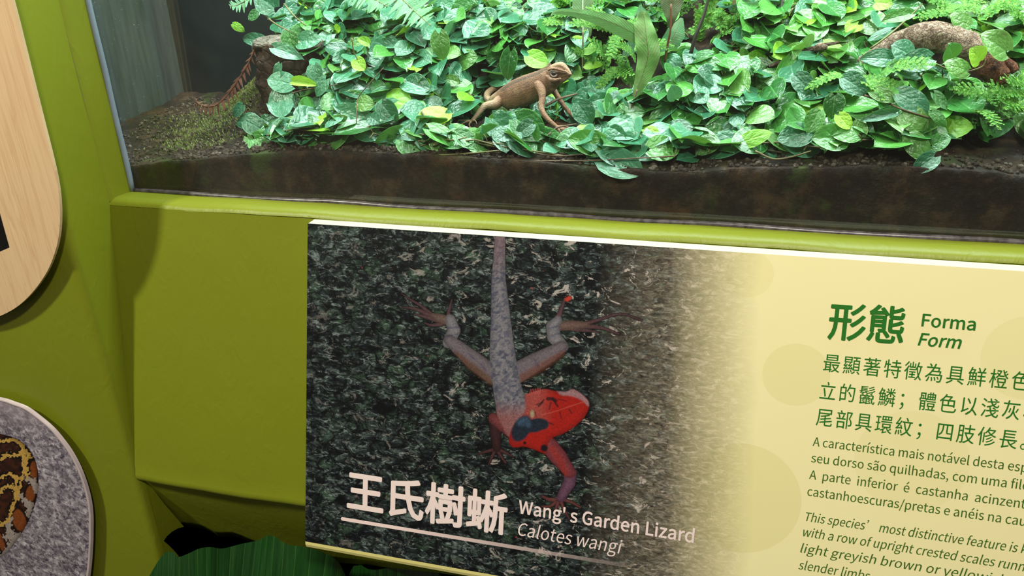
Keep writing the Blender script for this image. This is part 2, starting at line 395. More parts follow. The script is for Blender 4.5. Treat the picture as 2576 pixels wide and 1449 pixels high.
def leaf_mesh(name, seed, mat, wid=.44, fold=.10, curl=.18, notch=.10, nu=6, nv=8, skew=.8):
    rs = random.Random(seed); v = []; f = []; uv = []
    ph = rs.random()*6; pk = rs.uniform(.015, .035); tw = rs.uniform(-.12, .12)
    for j in range(nv+1):
        t = j/nv; ww = wid*(math.sin(math.pi*min(1, (t*.96+.04))**skew)**.62 if t < 1 else 0.0)
        if t == 0: ww = wid*.30
        for i in range(nu+1):
            u = i/nu*2-1
            y = t-notch*abs(u)**1.5*(1-t)**3*1.6+.0
            x = u*ww
            z = fold*(math.sqrt(u*u+.03)-.17)*ww*2 - curl*t*t + pk*.5*math.sin(t*9+ph)*abs(u) + tw*u*t*.6
            v.append((x, y, z)); uv.append((i/nu, t))
    for j in range(nv):
        for i in range(nu):
            a = j*(nu+1)+i; f.append((a, a+1, a+nu+2, a+nu+1))
    me = bpy.data.meshes.new(name); me.from_pydata(v, [], f); me.update()
    l = me.uv_layers.new(name='UVMap')
    for lp in me.loops: l.data[lp.index].uv = uv[lp.vertex_index]
    me.polygons.foreach_set('use_smooth', [True]*len(me.polygons)); me.materials.append(mat)
    return me
LEAVES = {}
for q, (k, mat) in enumerate(LF.items()):
    LEAVES[k] = [leaf_mesh('leaf_'+k, q*20+i, mat, wid=random.uniform(.39, .50), fold=random.uniform(-.06, .17), curl=random.uniform(.02, .34), notch=random.uniform(.04, .14)) for i in range(6)]
def leaf_matrix(p, tip, nrm, L):
    y = tip.normalized(); z = (nrm-y*nrm.dot(y)).normalized(); x = y.cross(z)
    return Matrix.Translation(p) @ Matrix((x, y, z)).transposed().to_4x4() @ Matrix.Scale(L, 4)
leafcount = 0
def put_leaf(root, p, tip, nrm, L, kind, name='leaf'):
    global leafcount
    o = bpy.data.objects.new(name, random.choice(LEAVES[kind])); col.objects.link(o)
    o.parent = root; o.matrix_local = Matrix.Translation(-root.location) @ leaf_matrix(p, tip, nrm, L); leafcount += 1
    return o
g = G('vine_stem', .55, .4); g.color(g.ramp(g.noise(g.obj(), 60, 3), [(.35, (.09, .06, .03, 1)), (.6, (.14, .13, .04, 1)), (.75, (.12, .22, .05, 1))]))
STEM = g.m
g = G('brown_stem', .6, .3); g.color(g.ramp(g.noise(g.obj(), 90, 3), [(.35, (.06, .032, .02, 1)), (.7, (.17, .11, .07, 1))]))
BSTEM = g.m

def poly_in(px, py, poly):
    c = False; j = len(poly)-1
    for i in range(len(poly)):
        (xi, yi), (xj, yj) = poly[i], poly[j]
        if (yi > py) != (yj > py) and px < (xj-xi)*(py-yi)/(yj-yi)+xi: c = not c
        j = i
    return c
LIZ = [(1135, 345), (1140, 290), (1180, 270), (1205, 235), (1225, 205), (1300, 178), (1370, 150), (1440, 148), (1452, 195), (1425, 215), (1440, 260), (1490, 318), (1450, 348), (1390, 345), (1340, 292), (1250, 300), (1205, 345)]
SPIKE = [(1490, 225), (1480, 60), (1690, 60), (1690, 200), (1580, 235)]        # feathery spikemoss shows here
SPIKE2 = [(1700, 0), (1855, 0), (1850, 90), (1790, 150), (1700, 120)]
SPIKE3 = [(2440, 225), (2576, 140), (2576, 310), (2520, 300)]
DARKTOP = [(560, -60), (1200, -60), (1180, 35), (1090, 60), (1060, 5), (900, -20), (760, -20)]
LOGP = [(2260, 118), (2330, 62), (2400, 70), (2520, 130), (2560, 165), (2520, 215), (2440, 190), (2350, 150), (2280, 135)]
def leaf_ok(p, front):
    px, py = proj(p); y = p.y/U
    if not (540 < px < 2680 and -60 < py < 470): return False
    # left boundary of the greenery
    lb = np.interp(py, [0, 60, 120, 180, 240, 300, 360, 400], [640, 690, 705, 760, 660, 620, 690, 900])
    if px < lb: return False
    # lower boundary
    low = np.interp(px, [600, 700, 780, 900, 1000, 1100, 1300, 1400, 1500, 1560, 1700, 1830, 1900, 2000, 2060, 2180, 2300, 2400, 2576], [330, 350, 350, 345, 365, 370, 378, 385, 395, 410, 400, 380, 385, 395, 375, 370, 385, 340, 330])
    if py > low: return False
    if poly_in(px, py, LIZ) and not (y > 1.262 or (py > 258 and y > 1.205)): return False
    if poly_in(px, py, SPIKE) and random.random() < .72: return False
    if poly_in(px, py, SPIKE2) and random.random() < .8: return False
    if poly_in(px, py, SPIKE3) and random.random() < .6: return False
    if y < 1.32 and poly_in(px, py, LOGP): return False
    if y < 1.27 and 640 < px < 760 and 130 < py < 320 and random.random() < .75: return False
    if py < 8 and 760 < px < 2100 and random.random() < .5: return False
    return True
cells = []
xb = [-.93, -.62, -.44, -.22, -.01, .20, .78]
names_f = ['creeping fig with grey-green leaves hanging around the driftwood stump', 'creeping fig in the lower left of the bank, between stump and lizard',
           'creeping fig spreading in the foreground under the brown lizard', 'creeping fig in the foreground right under the strap fern',
           'creeping fig along the glass to the left of the log, bright new leaves', 'creeping fig along the glass in front of the broken log']
names_b = ['creeping fig climbing above and behind the driftwood stump', 'creeping fig on the upper bank below the pinnate fern',
           'creeping fig on the upper bank directly behind the lizard', 'creeping fig on the upper bank behind the strap fern',
           'creeping fig on the upper bank right of the strap fern', 'creeping fig on the upper bank behind the broken log']
random.seed(21)
for i in range(6):
    cells.append((xb[i], xb[i+1], YG+.02, 1.215, names_f[i], i, 0)); cells.append((xb[i], xb[i+1], 1.215, 1.50, names_b[i], i, 1))
for (x0, x1, y0, y1, lab, ci, back) in cells:
    xc, yc = (x0+x1)/2, (y0+y1)/2
    root = empty('creeping_fig', W(xc, yc, surf(xc, yc)), lab, 'plant', 'creeping fig vines covering the bank')
    st = MB(); area_ = (x1-x0)*(y1-y0); target = min(290, int(area_*(4000 if back else 4700)))
    cnt = 0; tries = 0
    while cnt < target and tries < 500:
        tries += 1
        x = random.uniform(x0, x1); y = random.uniform(y0, y1); a = random.uniform(0, 6.28)
        side = 1; pth = []; nodes = random.randint(6, 13); lift = random.uniform(.004, .022) + (.012 if back else 0)
        for k in range(nodes):
            a += random.gauss(0, .35); x += math.cos(a)*.021; y += math.sin(a)*.017
            if not (x0-.03 < x < x1+.03 and max(YG+.014, y0-.02) < y < min(1.50, y1+.02)): break
            lf = lift*(.5+.9*math.sin(k/nodes*3.14)) + .006*mnoise.noise(Vector((x*30, y*30, k*.3)))
            P = W(x, y, surf(x, y)+lf); side = -side
            if not leaf_ok(P, not back): break
            pth.append(P)
            tdir = Vector((math.cos(a), math.sin(a), .1)); sd = Vector((-math.sin(a), math.cos(a), 0))*side
            L = random.uniform(.034, .050)*U*(1.20 if not back else 1.04)
            if random.random() < .12: L *= .6
            nrm = Vector((random.gauss(0, .38), -.62+random.gauss(0, .32), .72+random.gauss(0, .25))).normalized()
            tip = (sd*.7+tdir*.4+Vector((0, -.35, -.25))+Vector((random.gauss(0, .35), random.gauss(0, .3), random.gauss(0, .25)))).normalized()
            q = P + sd*.008*U + Vector((0, 0, .006*U)) + nrm*random.uniform(0, .012)*U
            cen = q+tip*L*.5
            if cen.y/U < YG+.020: cen.y = (YG+.02)*U; q = cen-tip*L*.5
            if (q+tip*L).y/U < YG+.010 or q.y/U < YG+.008: continue
            if not leaf_ok(cen, not back) or not leaf_ok(q+tip*L*.9, not back): continue
            r_ = random.random(); xx = cen.x/U
            kind = 'young' if r_ < .035 else ('teal' if r_ < .62-.55*float(sm(-.2, .35, xx)) else ('green' if r_ < .93-.25*float(sm(-.1, .4, xx)) else 'olive'))
            put_leaf(root, q, tip, nrm, L, kind); cnt += 1
            if random.random() < .8: st.add(tubedata([P, (P+q)/2+Vector((0, 0, .002*U)), q], [.0011*U, .0009*U, .0008*U], 4))
            if cnt >= target: break
        if len(pth) > 3 and all(not poly_in(*proj(p_), LIZ) or p_.y/U > 1.25 for p_ in pth):
            pp = [p_ for p_ in pth if proj(p_)[0] > 590]
            if len(pp) > 3: st.add(tubedata(pp, lerp_list([.0019*U, .0011*U], len(pp)), 5))
    if st.v:
        child_of(st.build('stem', STEM), root)
print('leaves', leafcount)
# shaded under-layer of small leaves, joined
random.seed(77); uv_all = []; v_all = []; f_all = []
tmpl = leaf_mesh('under', 3, LF['teal'], nu=2, nv=4)
tv = [v.co.copy() for v in tmpl.vertices]; tf = [tuple(p.vertices) for p in tmpl.polygons]; tuv = [None]*len(tv)
for lp in tmpl.loops: tuv[lp.vertex_index] = tuple(tmpl.uv_layers[0].data[lp.index].uv)
for k in range(2400):
    x = random.uniform(-.93, .80); y = YG+.02+(1.5-YG-.02)*random.random()**.9
    P = W(x, y, surf(x, y)+random.uniform(.000, .010))
    nrm = Vector((random.gauss(0, .5), -.5+random.gauss(0, .4), .8)).normalized(); tip = Vector((random.gauss(0, 1), -.4+random.gauss(0, .7), random.gauss(-.1, .3))).normalized()
    L = random.uniform(.02, .034)*U
    if not leaf_ok(P+tip*L*.5, False) or not leaf_ok(P+tip*L, False) or (P+tip*L).y/U < YG+.012: continue
    M = leaf_matrix(P, tip, nrm, L); b = len(v_all)
    v_all += [M@a for a in tv]; f_all += [tuple(i+b for i in q) for q in tf]; uv_all += tuv
me = bpy.data.meshes.new('understory_leaf'); me.from_pydata(v_all, [], f_all); me.update(); l = me.uv_layers.new(name='UVMap')
l.data.foreach_set('uv', np.array([uv_all[lp.vertex_index] for lp in me.loops]).ravel())
o = link('understory_leaf', me, LF['teal']); tag(o, 'small shaded leaves filling the gaps between the fig vines', 'foliage', kind='stuff')

# hand-placed larger leaves that the photograph shows singly
def hand_leaf(root, base, tip, y, wide, kind, face=(0, -.85, .5), dy=-.01, name='leaf'):
    a = at(base[0], base[1], y); b = at(tip[0], tip[1], y+dy); d = b-a
    o = put_leaf(root, a, d, Vector(face), d.length, kind, name); o.scale.x *= wide
    return o
hr = empty('fig_runner', at(1450, 390, 1.09), 'long fig runner with separate broad leaves along the glass under the lizard', 'plant')
for b_, t_, y, w_, kd in [((1240, 298), (1290, 352), 1.115, 1.1, 'teal'), ((1300, 300), (1370, 345), 1.11, 1.1, 'green'), ((1340, 312), (1295, 338), 1.10, 1.0, 'teal'), ((1455, 262), (1488, 310), 1.15, 1.2, 'teal'), ((1520, 345), (1548, 330), 1.10, 1.0, 'teal'),
        ((1520, 370), (1430, 345), 1.095, .85, 'green'), ((1515, 400), (1620, 432), 1.08, .75, 'teal'), ((1480, 405), (1530, 430), 1.08, .8, 'teal'), ((1620, 330), (1660, 345), 1.12, 1.2, 'young'), ((1700, 250), (1690, 215), 1.15, 1.1, 'teal'),
        ((1090, 345), (1130, 380), 1.09, 1.0, 'olive'), ((1010, 350), (1060, 385), 1.085, 1.0, 'green'), ((1105, 85), (1115, 150), 1.2, .95, 'olive'), ((1285, 130), (1272, 200), 1.26, .85, 'green'), ((1330, 140), (1378, 165), 1.25, 1.0, 'young')]:
    hand_leaf(hr, b_, t_, y, w_, kd)
def runner(pts, r, mat=STEM, root=None, name='stem', k=5):
    P = catmull([at(a, b, y) for a, b, y in pts], k); v, f = tubedata(P, lerp_list([r*U, r*.6*U], len(P)), 6)
    return child_of(mk(name, v, f, mat), root)
runner([(1060, 280, 1.12), (1085, 315, 1.11), (1150, 345, 1.10), (1240, 368, 1.09), (1300, 374, 1.085), (1420, 392, 1.08)], .0018, STEM, hr)
runner([(1180, 322, 1.12), (1240, 355, 1.11), (1330, 382, 1.09), (1400, 392, 1.08), (1470, 388, 1.08)], .0018, BSTEM, hr)
runner([(1040, 392, 1.075), (1150, 388, 1.075), (1260, 378, 1.08), (1330, 365, 1.09)], .0016, STEM, hr)
runner([(1330, 405, 1.075), (1480, 404, 1.075), (1600, 398, 1.075), (1700, 392, 1.075)], .0014, BSTEM, hr)
runner([(1300, 365, 1.10), (1370, 345, 1.11), (1400, 322, 1.125), (1450, 312, 1.13)], .0020, BSTEM, hr)
runner([(1372, 266, 1.17), (1408, 248, 1.18), (1452, 236, 1.2)], .0026, BSTEM, hr)
runner([(1300, 90, 1.3), (1325, 78, 1.32), (1380, 70, 1.34)], .0020, BSTEM, hr)
runner([(1352, 120, 1.28), (1320, 100, 1.3), (1298, 85, 1.31), (1320, 77, 1.33)], .0020, BSTEM, hr)

hl = empty('fig_runner', at(700, 250, 1.2), 'fig runner with matt grey-green leaves hanging in front of the stump', 'plant')
for b_, t_, y, w_, kd in [((705, 160), (693, 215), 1.17, .55, 'teal'), ((733, 212), (668, 195), 1.16, 1.0, 'teal'), ((735, 250), (668, 258), 1.15, 1.5, 'teal'), ((740, 240), (748, 275), 1.16, .9, 'teal'), ((745, 290), (718, 310), 1.15, .9, 'teal'),
        ((610, 265), (582, 292), 1.16, 1.0, 'teal'), ((640, 300), (586, 305), 1.15, .9, 'teal'), ((620, 305), (664, 328), 1.14, 1.0, 'teal'), ((660, 300), (700, 318), 1.15, .8, 'teal'), ((622, 345), (640, 375), 1.12, .8, 'olive'),
        ((640, 350), (698, 385), 1.11, 1.0, 'green'), ((700, 345), (696, 372), 1.12, .6, 'olive'), ((725, 80), (735, 127), 1.2, 1.05, 'green'), ((690, 120), (752, 140), 1.19, .6, 'teal'), ((755, 105), (805, 100), 1.2, .9, 'teal'),
        ((790, 165), (800, 215), 1.15, .9, 'teal'), ((735, 205), (790, 207), 1.14, .4, 'young'), ((820, 200), (790, 240), 1.14, .9, 'teal'), ((860, 285), (950, 315), 1.12, .7, 'teal'), ((900, 260), (935, 258), 1.12, 1.0, 'olive'), ((870, 315), (795, 378), 1.1, .95, 'olive'),
        ((960, 260), (995, 310), 1.12, 1.0, 'teal'), ((585, 60), (613, 76), 1.3, .6, 'young'), ((665, 105), (605, 90), 1.28, .7, 'teal'), ((690, 20), (640, -15), 1.25, 1.2, 'teal'), ((650, 30), (625, 50), 1.28, 1.0, 'green'), ((930, 110), (900, 95), 1.15, .8, 'young'), ((895, 150), (915, 178), 1.14, 1.1, 'young')]:
    hand_leaf(hl, b_, t_, y, w_, kd)
runner([(640, -10, 1.26), (660, 30, 1.25), (690, 58, 1.23), (730, 80, 1.2)], .002, STEM, hl)
runner([(715, 10, 1.25), (740, 40, 1.23), (770, 65, 1.22)], .0018, STEM, hl)
runner([(735, 235, 1.15), (770, 225, 1.15), (810, 220, 1.14), (850, 212, 1.14)], .0014, BSTEM, hl)
runner([(720, 372, 1.1), (735, 345, 1.1), (742, 322, 1.1)], .0012, BSTEM, hl)
runner([(895, 360, 1.1), (897, 300, 1.1), (900, 250, 1.12), (925, 215, 1.13), (965, 170, 1.15)], .0010, BSTEM, hl)
runner([(885, 95, 1.14), (890, 130, 1.14), (900, 150, 1.14)], .0012, STEM, hl)

hq = empty('fig_runner', at(2350, 200, 1.15), 'fig runner with broad pale leaves lying across the broken log', 'plant')
for b_, t_, y, w_, kd in [((2290, 140), (2250, 112), 1.14, 1.35, 'teal'), ((2340, 148), (2258, 165), 1.13, .8, 'teal'), ((2305, 185), (2243, 160), 1.13, .75, 'teal'), ((2245, 150), (2175, 138), 1.14, .8, 'teal'), ((2395, 145), (2392, 112), 1.13, 1.5, 'green'), ((2435, 178), (2375, 160), 1.12, .95, 'olive'),
        ((2465, 155), (2450, 122), 1.12, 1.3, 'young'), ((2530, 130), (2475, 85), 1.14, 1.1, 'olive'), ((2440, 65), (2390, 40), 1.2, 1.1, 'olive'), ((2290, 35), (2220, 50), 1.2, .6, 'green'), ((2200, 8), (2245, 5), 1.25, 1.2, 'young'), ((2240, 75), (2188, 95), 1.18, .5, 'teal'),
        ((2120, 195), (2182, 232), 1.12, .9, 'teal'), ((2195, 230), (2258, 248), 1.11, .8, 'olive'), ((2262, 235), (2345, 275), 1.11, .8, 'teal'), ((2100, 240), (2095, 298), 1.11, 1.0, 'green'), ((2270, 285), (2340, 318), 1.10, 1.0, 'olive'), ((2350, 235), (2385, 275), 1.11, .6, 'green'), ((2345, 280), (2385, 315), 1.1, .6, 'green'),
        ((2000, 190), (2045, 235), 1.13, .9, 'teal'), ((2290, 345), (2345, 402), 1.085, 1.0, 'olive'), ((2350, 395), (2298, 432), 1.08, .9, 'teal'), ((2345, 365), (2390, 345), 1.09, 1.3, 'green'), ((2160, 305), (2165, 358), 1.10, .9, 'olive'), ((2250, 285), (2165, 302), 1.1, .35, 'teal'), ((2060, 280), (2030, 335), 1.1, .9, 'green'), ((1860, 360), (1940, 330), 1.1, .7, 'young'), ((2110, 290), (2140, 325), 1.1, 1.0, 'young')]:
    hand_leaf(hq, b_, t_, y, w_, kd)
runner([(2175, 240, 1.11), (2230, 258, 1.11), (2270, 275, 1.1), (2350, 300, 1.1)], .0018, BSTEM, hq)
runner([(2430, 182, 1.12), (2470, 168, 1.12), (2480, 150, 1.12)], .0012, STEM, hq)
runner([(2190, 122, 1.16), (2240, 85, 1.17), (2290, 40, 1.2), (2320, 10, 1.22)], .0016, STEM, hq)
runner([(2340, 155, 1.13), (2395, 178, 1.13), (2430, 182, 1.12)], .0016, STEM, hq)
runner([(1900, 380, 1.085), (1945, 400, 1.08), (1990, 395, 1.08), (2040, 380, 1.08)], .0018, STEM, hq)

# young upright shoots with lime leaves beside the lizard's head
sh = empty('fig_shoot', at(1467, 175, 1.25), 'upright fig shoot with lime green leaves right of the lizard head', 'plant')
runner([(1467, 178, 1.25), (1466, 130, 1.255), (1467, 76, 1.26)], .0022, STEM, sh)
for b_, t_, w_ in [((1469, 122), (1503, 122), .95), ((1463, 94), (1440, 92), .55), ((1470, 165), (1515, 158), .6), ((1468, 78), (1476, 76), .5)]:
    hand_leaf(sh, b_, t_, 1.25, w_*1.2, 'young', (0, -.7, .7))
sh = empty('fig_shoot', at(1360, 130, 1.3), 'short fig shoot with pale tips behind the lizard head', 'plant')
runner([(1372, 130, 1.3), (1370, 110, 1.3), (1366, 90, 1.3)], .0014, STEM, sh)
for b_, t_ in [((1368, 98), (1362, 84)), ((1370, 96), (1378, 85)), ((1372, 118), (1400, 122)), ((1368, 120), (1350, 125))]:
    hand_leaf(sh, b_, t_, 1.3, 1.0, 'young', (0, -.7, .7))
# ---------------------------------------------------------------- spikemoss (feathery)
SPK = leaf_material('spikemoss_green', (.06, .24, .03, 1), (.10, .34, .04, 1), (.18, .42, .05, 1), (.3, .5, .06, 1), .45, .3)
def spike_mesh(seed):
    rs = random.Random(seed); v = []; f = []; uv = []
    def leaflet(p, d, L, w):
        nonlocal v, f, uv
        n_ = Vector((rs.gauss(0, .4), rs.gauss(0, .4), 1)); s = d.cross(n_).normalized()*w; b = len(v)
        v += [p-s*.4, p+d*L*.5-s, p+d*L, p+d*L*.5+s, p+s*.4]; uv += [(.3, 0), (0, .5), (.5, 1), (1, .5), (.7, 0)]
        f.append((b, b+1, b+2, b+3, b+4))
    P = Vector((0, 0, 0)); d = Vector((0, 1, .25)).normalized()
    for k in range(26):
        d = (d+Vector((rs.gauss(0, .05), 0, -.035))).normalized(); Pn = P+d*.038
        s = d.cross(Vector((0, 0, 1))).normalized(); L = .14*(1-.65*k/26)
        for sg in (-1, 1):
            leaflet(P, (s*sg+d*.5+Vector((0, 0, rs.gauss(0, .15)))).normalized(), L, .026)
            if k % 3 == 1 and k < 20:        # side branchlets
                Q = P.copy(); dd = (s*sg+d*.8).normalized()
                for q in range(6):
                    Q2 = Q+dd*.034; ss = dd.cross(Vector((0, 0, 1))).normalized()
                    for s2 in (-1, 1): leaflet(Q, (ss*s2+dd*.6).normalized(), .085*(1-.08*q), .02)
                    Q = Q2
        P = Pn
    me = bpy.data.meshes.new('frond'); me.from_pydata([tuple(a) for a in v], [], f); me.update(); l = me.uv_layers.new(name='UVMap')
    for lp in me.loops: l.data[lp.index].uv = uv[lp.vertex_index]
    me.materials.append(SPK); return me
SPM = [spike_mesh(i) for i in range(4)]
random.seed(9)
for lab, pts in [('feathery green spikemoss filling the bank left of the strap fern', [(random.uniform(1380, 1470), random.uniform(20, 110), random.uniform(1.3, 1.42)) for _ in range(14)]+[(random.uniform(1490, 1600), random.uniform(70, 215), random.uniform(1.24, 1.38)) for _ in range(34)]),
                 ('feathery spikemoss at the top between the brown blade and the dark stalk', [(random.uniform(1690, 1870), random.uniform(-10, 120), random.uniform(1.34, 1.45)) for _ in range(34)]),
                 ('spikemoss sprigs in the upper middle among the fig leaves', [(random.uniform(1500, 1680), random.uniform(-20, 70), random.uniform(1.38, 1.46)) for _ in range(24)]),
                 ('light green spikemoss below the broken log end at right', [(random.uniform(2455, 2590), random.uniform(225, 300), random.uniform(1.13, 1.2)) for _ in range(18)]),
                 ('light green spikemoss above and behind the log at right', [(random.uniform(2320, 2590), random.uniform(20, 130), random.uniform(1.26, 1.36)) for _ in range(28)]),
                 ('spikemoss sprig lying over fig leaves left of the log', [(random.uniform(2110, 2230), random.uniform(165, 205), 1.13) for _ in range(4)])]:
    c_ = at(*pts[0]); root = empty('spikemoss', c_, lab, 'plant')
    for (a, b, y) in pts:
        p = at(a, b, y); o = bpy.data.objects.new('frond', random.choice(SPM)); col.objects.link(o); o.parent = root
        tip = Vector((random.gauss(0, .9), -.45, random.gauss(.35, .35))); L = random.uniform(.045, .075)*U
        o.matrix_local = Matrix.Translation(-root.location) @ leaf_matrix(p, tip, Vector((random.gauss(0, .3), -.6, .7)), L)

# ---------------------------------------------------------------- strap fern blades
g = G('strap_leaf', .42, .4); uv = g.n('ShaderNodeUVMap').outputs[0]; sp_ = g.n('ShaderNodeSeparateXYZ', {0: uv})
au = g.math('ABSOLUTE', g.math('SUBTRACT', sp_.outputs[0], .5)); nn = g.noise(g.obj(), 90, 4)
tint = g.n('ShaderNodeObjectInfo').outputs['Color']
c = g.mix(g.ramp(nn, [(.35, 0), (.7, .8)]), tint, g.mix(.5, tint, (.16, .13, .07, 1)))
c = g.mix(g.ramp(au, [(0, 1), (.025, 0)]), c, (.10, .055, .035, 1)); g.color(c)
lat = g.math('ABSOLUTE', g.math('SINE', g.math('MULTIPLY', g.math('ADD', sp_.outputs[1], g.math('MULTIPLY', au, -.35)), 75)))
nb = g.bump(g.math('ADD', g.math('MULTIPLY', lat, .10), nn), .5, .0015)
tl = g.n('ShaderNodeBsdfTranslucent', {'Color': c}).outputs[0]
g.t.links.new(g.n('ShaderNodeMixShader', {0: .25, 1: g.b.outputs[0], 2: tl}).outputs[0], g.out.inputs[0]); STRAP = g.m
def blade(root, pts, widths, color, fold=.25, wave=.06, face=None, name='blade'):
    """pts: (px, py, y) along the midrib from base to tip; widths in photograph pixels (left, right)"""
    P = catmull([at(*p) for p in pts], 8); n = len(P); wl_ = lerp_list([w[0] for w in widths], n); wr_ = lerp_list([w[1] for w in widths], n)
    v = []; f = []; uv = []; nu = 8
    for i, p in enumerate(P):
        t = (P[min(i+1, n-1)]-P[max(i-1, 0)]).normalized(); view = (p-CAM).normalized() if face is None else Vector(face)
        s = t.cross(view).normalized(); k = pxs(p); nn_ = s.cross(t)
        for j in range(nu+1):
            u = j/nu*2-1; w = (wl_[i] if u < 0 else wr_[i])*k
            off = -fold*abs(u)*w + wave*w*math.sin(i*.55+u*1.3)*abs(u)
            v.append(p+s*(-u*w)+nn_*(-off)); uv.append((j/nu, i/(n-1)))
    for i in range(n-1):
        for j in range(nu):
            a = i*(nu+1)+j; f.append((a, a+1, a+nu+2, a+nu+1))
    o = mk(name, v, f, STRAP); l = o.data.uv_layers.new(name='UVMap')
    for lp in o.data.loops: l.data[lp.index].uv = uv[lp.vertex_index]
    o.color = color; child_of(o, root); return o
sf = empty('strap_fern', at(1592, 275, 1.17), 'strap fern with a twisted green blade standing behind the lizard', 'plant')
blade(sf, [(1594, 262, 1.172), (1603, 225, 1.175), (1618, 185, 1.18), (1630, 140, 1.185), (1626, 95, 1.19), (1622, 55, 1.20), (1616, 28, 1.205)],
      [(2, 2), (10, 13), (20, 24), (28, 30), (29, 28), (27, 16), (8, 6)], (.12, .27, .06, 1), .2, .10)
runner([(1588, 278, 1.17), (1594, 255, 1.17), (1603, 225, 1.173)], .0024, BSTEM, sf, 'stalk')
blade(sf, [(1640, 112, 1.20), (1600, 88, 1.205), (1550, 62, 1.20), (1500, 44, 1.195), (1450, 33, 1.19), (1400, 30, 1.185), (1384, 42, 1.18)],
      [(16, 14), (21, 19), (22, 20), (16, 14), (10, 9), (6, 5), (0.5, .5)], (.15, .36, .11, 1), .15, .04)
sf2 = empty('strap_fern', at(1467, 118, 1.30), 'upright grey-green strap fern blade with pale midrib behind the lime shoot', 'plant')
blade(sf2, [(1470, 118, 1.30), (1467, 85, 1.30), (1466, 45, 1.305), (1467, 0, 1.31), (1468, -60, 1.32)], [(5, 5), (20, 21), (27, 28), (27, 26), (20, 20)], (.16, .29, .13, 1), .1, .05)
runner([(1468, 112, 1.298), (1466, 60, 1.297), (1466, -40, 1.31)], .0020, plain('pale_midrib', (.35, .36, .28, 1)), sf2, 'midrib')
sf3 = empty('strap_fern', at(1672, 155, 1.25), 'strap fern with a dark brownish blade on a red-brown stalk', 'plant')
blade(sf3, [(1686, 72, 1.24), (1688, 45, 1.24), (1690, 15, 1.245), (1690, -25, 1.25), (1690, -70, 1.26)], [(3, 3), (13, 14), (26, 26), (33, 32), (26, 26)], (.055, .085, .03, 1), .15, .05)
runner([(1672, 156, 1.25), (1680, 110, 1.245), (1687, 70, 1.24), (1688, 10, 1.238)], .0026, plain('red_stalk', (.16, .065, .03, 1)), sf3, 'stalk')
sf4 = empty('strap_fern', at(1665, 150, 1.29), 'pair of green strap fern blades behind the red-brown stalk', 'plant')
blade(sf4, [(1664, 150, 1.29), (1680, 115, 1.295), (1700, 80, 1.30), (1715, 45, 1.31)], [(4, 4), (22, 24), (22, 26), (3, 4)], (.06, .20, .08, 1), .1, .05)
blade(sf4, [(1600, 120, 1.31), (1608, 80, 1.31), (1614, 45, 1.315), (1610, 12, 1.32)], [(4, 4), (26, 24), (24, 22), (2, 2)], (.07, .22, .10, 1), .1, .05)
blade(sf4, [(1566, 150, 1.28), (1585, 120, 1.285), (1610, 95, 1.29)], [(3, 3), (16, 16), (6, 6)], (.08, .24, .13, 1), .1, .05)
# dark wiry stalks
for lab, pts, r in [('thin black wiry fern stalk at the top right of the strap ferns', [(1738, 134, 1.24), (1750, 90, 1.24), (1770, 40, 1.245), (1784, -12, 1.25)], .0028),
                    ('short dark stalk rising behind the figs in the top right', [(1935, 135, 1.3), (1960, 60, 1.32), (1968, -10, 1.34)], .003)]:
    P = catmull([at(*p) for p in pts], 6); v, f = tubedata(P, lerp_list([r*U*1.2, r*U*.7], len(P)), 8)
    tag(mk('stalk', v, f, plain('black_stalk', (.02, .014, .012, 1))), lab, 'stalk')
# ---------------------------------------------------------------- pinnate ferns
def pinna_mesh():
    v = []; f = []; uv = []; n = 9
    for i in range(n):
        t = i/(n-1); w = .16*(1-t)**.6*(1+.18*(i % 2)) if t < 1 else 0
        v += [(-w, t, .02*math.sin(t*3)-.03*abs(w)), (0, t, .02*math.sin(t*3)), (w, t, .02*math.sin(t*3)-.03*abs(w))]; uv += [(0, t), (.5, t), (1, t)]
    for i in range(n-1):
        a = i*3; f += [(a, a+1, a+4, a+3), (a+1, a+2, a+5, a+4)]
    me = bpy.data.meshes.new('pinna'); me.from_pydata(v, [], f); me.update(); l = me.uv_layers.new(name='UVMap')
    for lp in me.loops: l.data[lp.index].uv = uv[lp.vertex_index]
    return me
FERN = leaf_material('fern_green', (.06, .20, .09, 1), (.09, .27, .12, 1), (.14, .34, .15, 1), None, .45, .25)
PIN = pinna_mesh(); PIN.materials.append(FERN)
g = G('dead_frond', .7, .2); g.color(g.ramp(g.noise(g.obj(), 80, 3), [(.3, (.045, .014, .008, 1)), (.7, (.17, .065, .038, 1))])); DEAD = g.m
PIN_D = PIN.copy(); PIN_D.materials.clear(); PIN_D.materials.append(DEAD)
def fern(lab, pts, Lmax, me, smat, nrm=(0, -.8, .6), n=16, name='fern', droop=0):
    P = catmull([at(*p) for p in pts], 8); root = empty(name, P[0], lab, 'plant')
    v, f = tubedata(P, lerp_list([.0016*U, .0006*U], len(P)), 6); child_of(mk('rachis', v, f, smat), root)
    for i in range(n):
        t = (i+.5)/n; q = P[int(t*(len(P)-1))]; d = (P[min(int(t*(len(P)-1))+1, len(P)-1)]-P[max(int(t*(len(P)-1))-1, 0)]).normalized()
        L = Lmax*U*(math.sin(math.pi*(.12+.86*t))**.7)
        for sg in (-1, 1):
            s = d.cross(Vector(nrm)).normalized()*sg
            o = bpy.data.objects.new('pinna', me); col.objects.link(o); o.parent = root
            tip = (s+d*.35+Vector((0, 0, -droop))+Vector((random.gauss(0, .1), random.gauss(0, .1), random.gauss(0, .1)))).normalized()
            o.matrix_local = Matrix.Translation(-root.location) @ leaf_matrix(q, tip, Vector(nrm)+Vector((random.gauss(0, .15), 0, 0)), L)
random.seed(4)
fern('pale green pinnate fern frond hanging at the top left of centre', [(985, -40, 1.30), (1010, -5, 1.28), (1045, 30, 1.25), (1085, 66, 1.22)], .040, PIN, STEM)
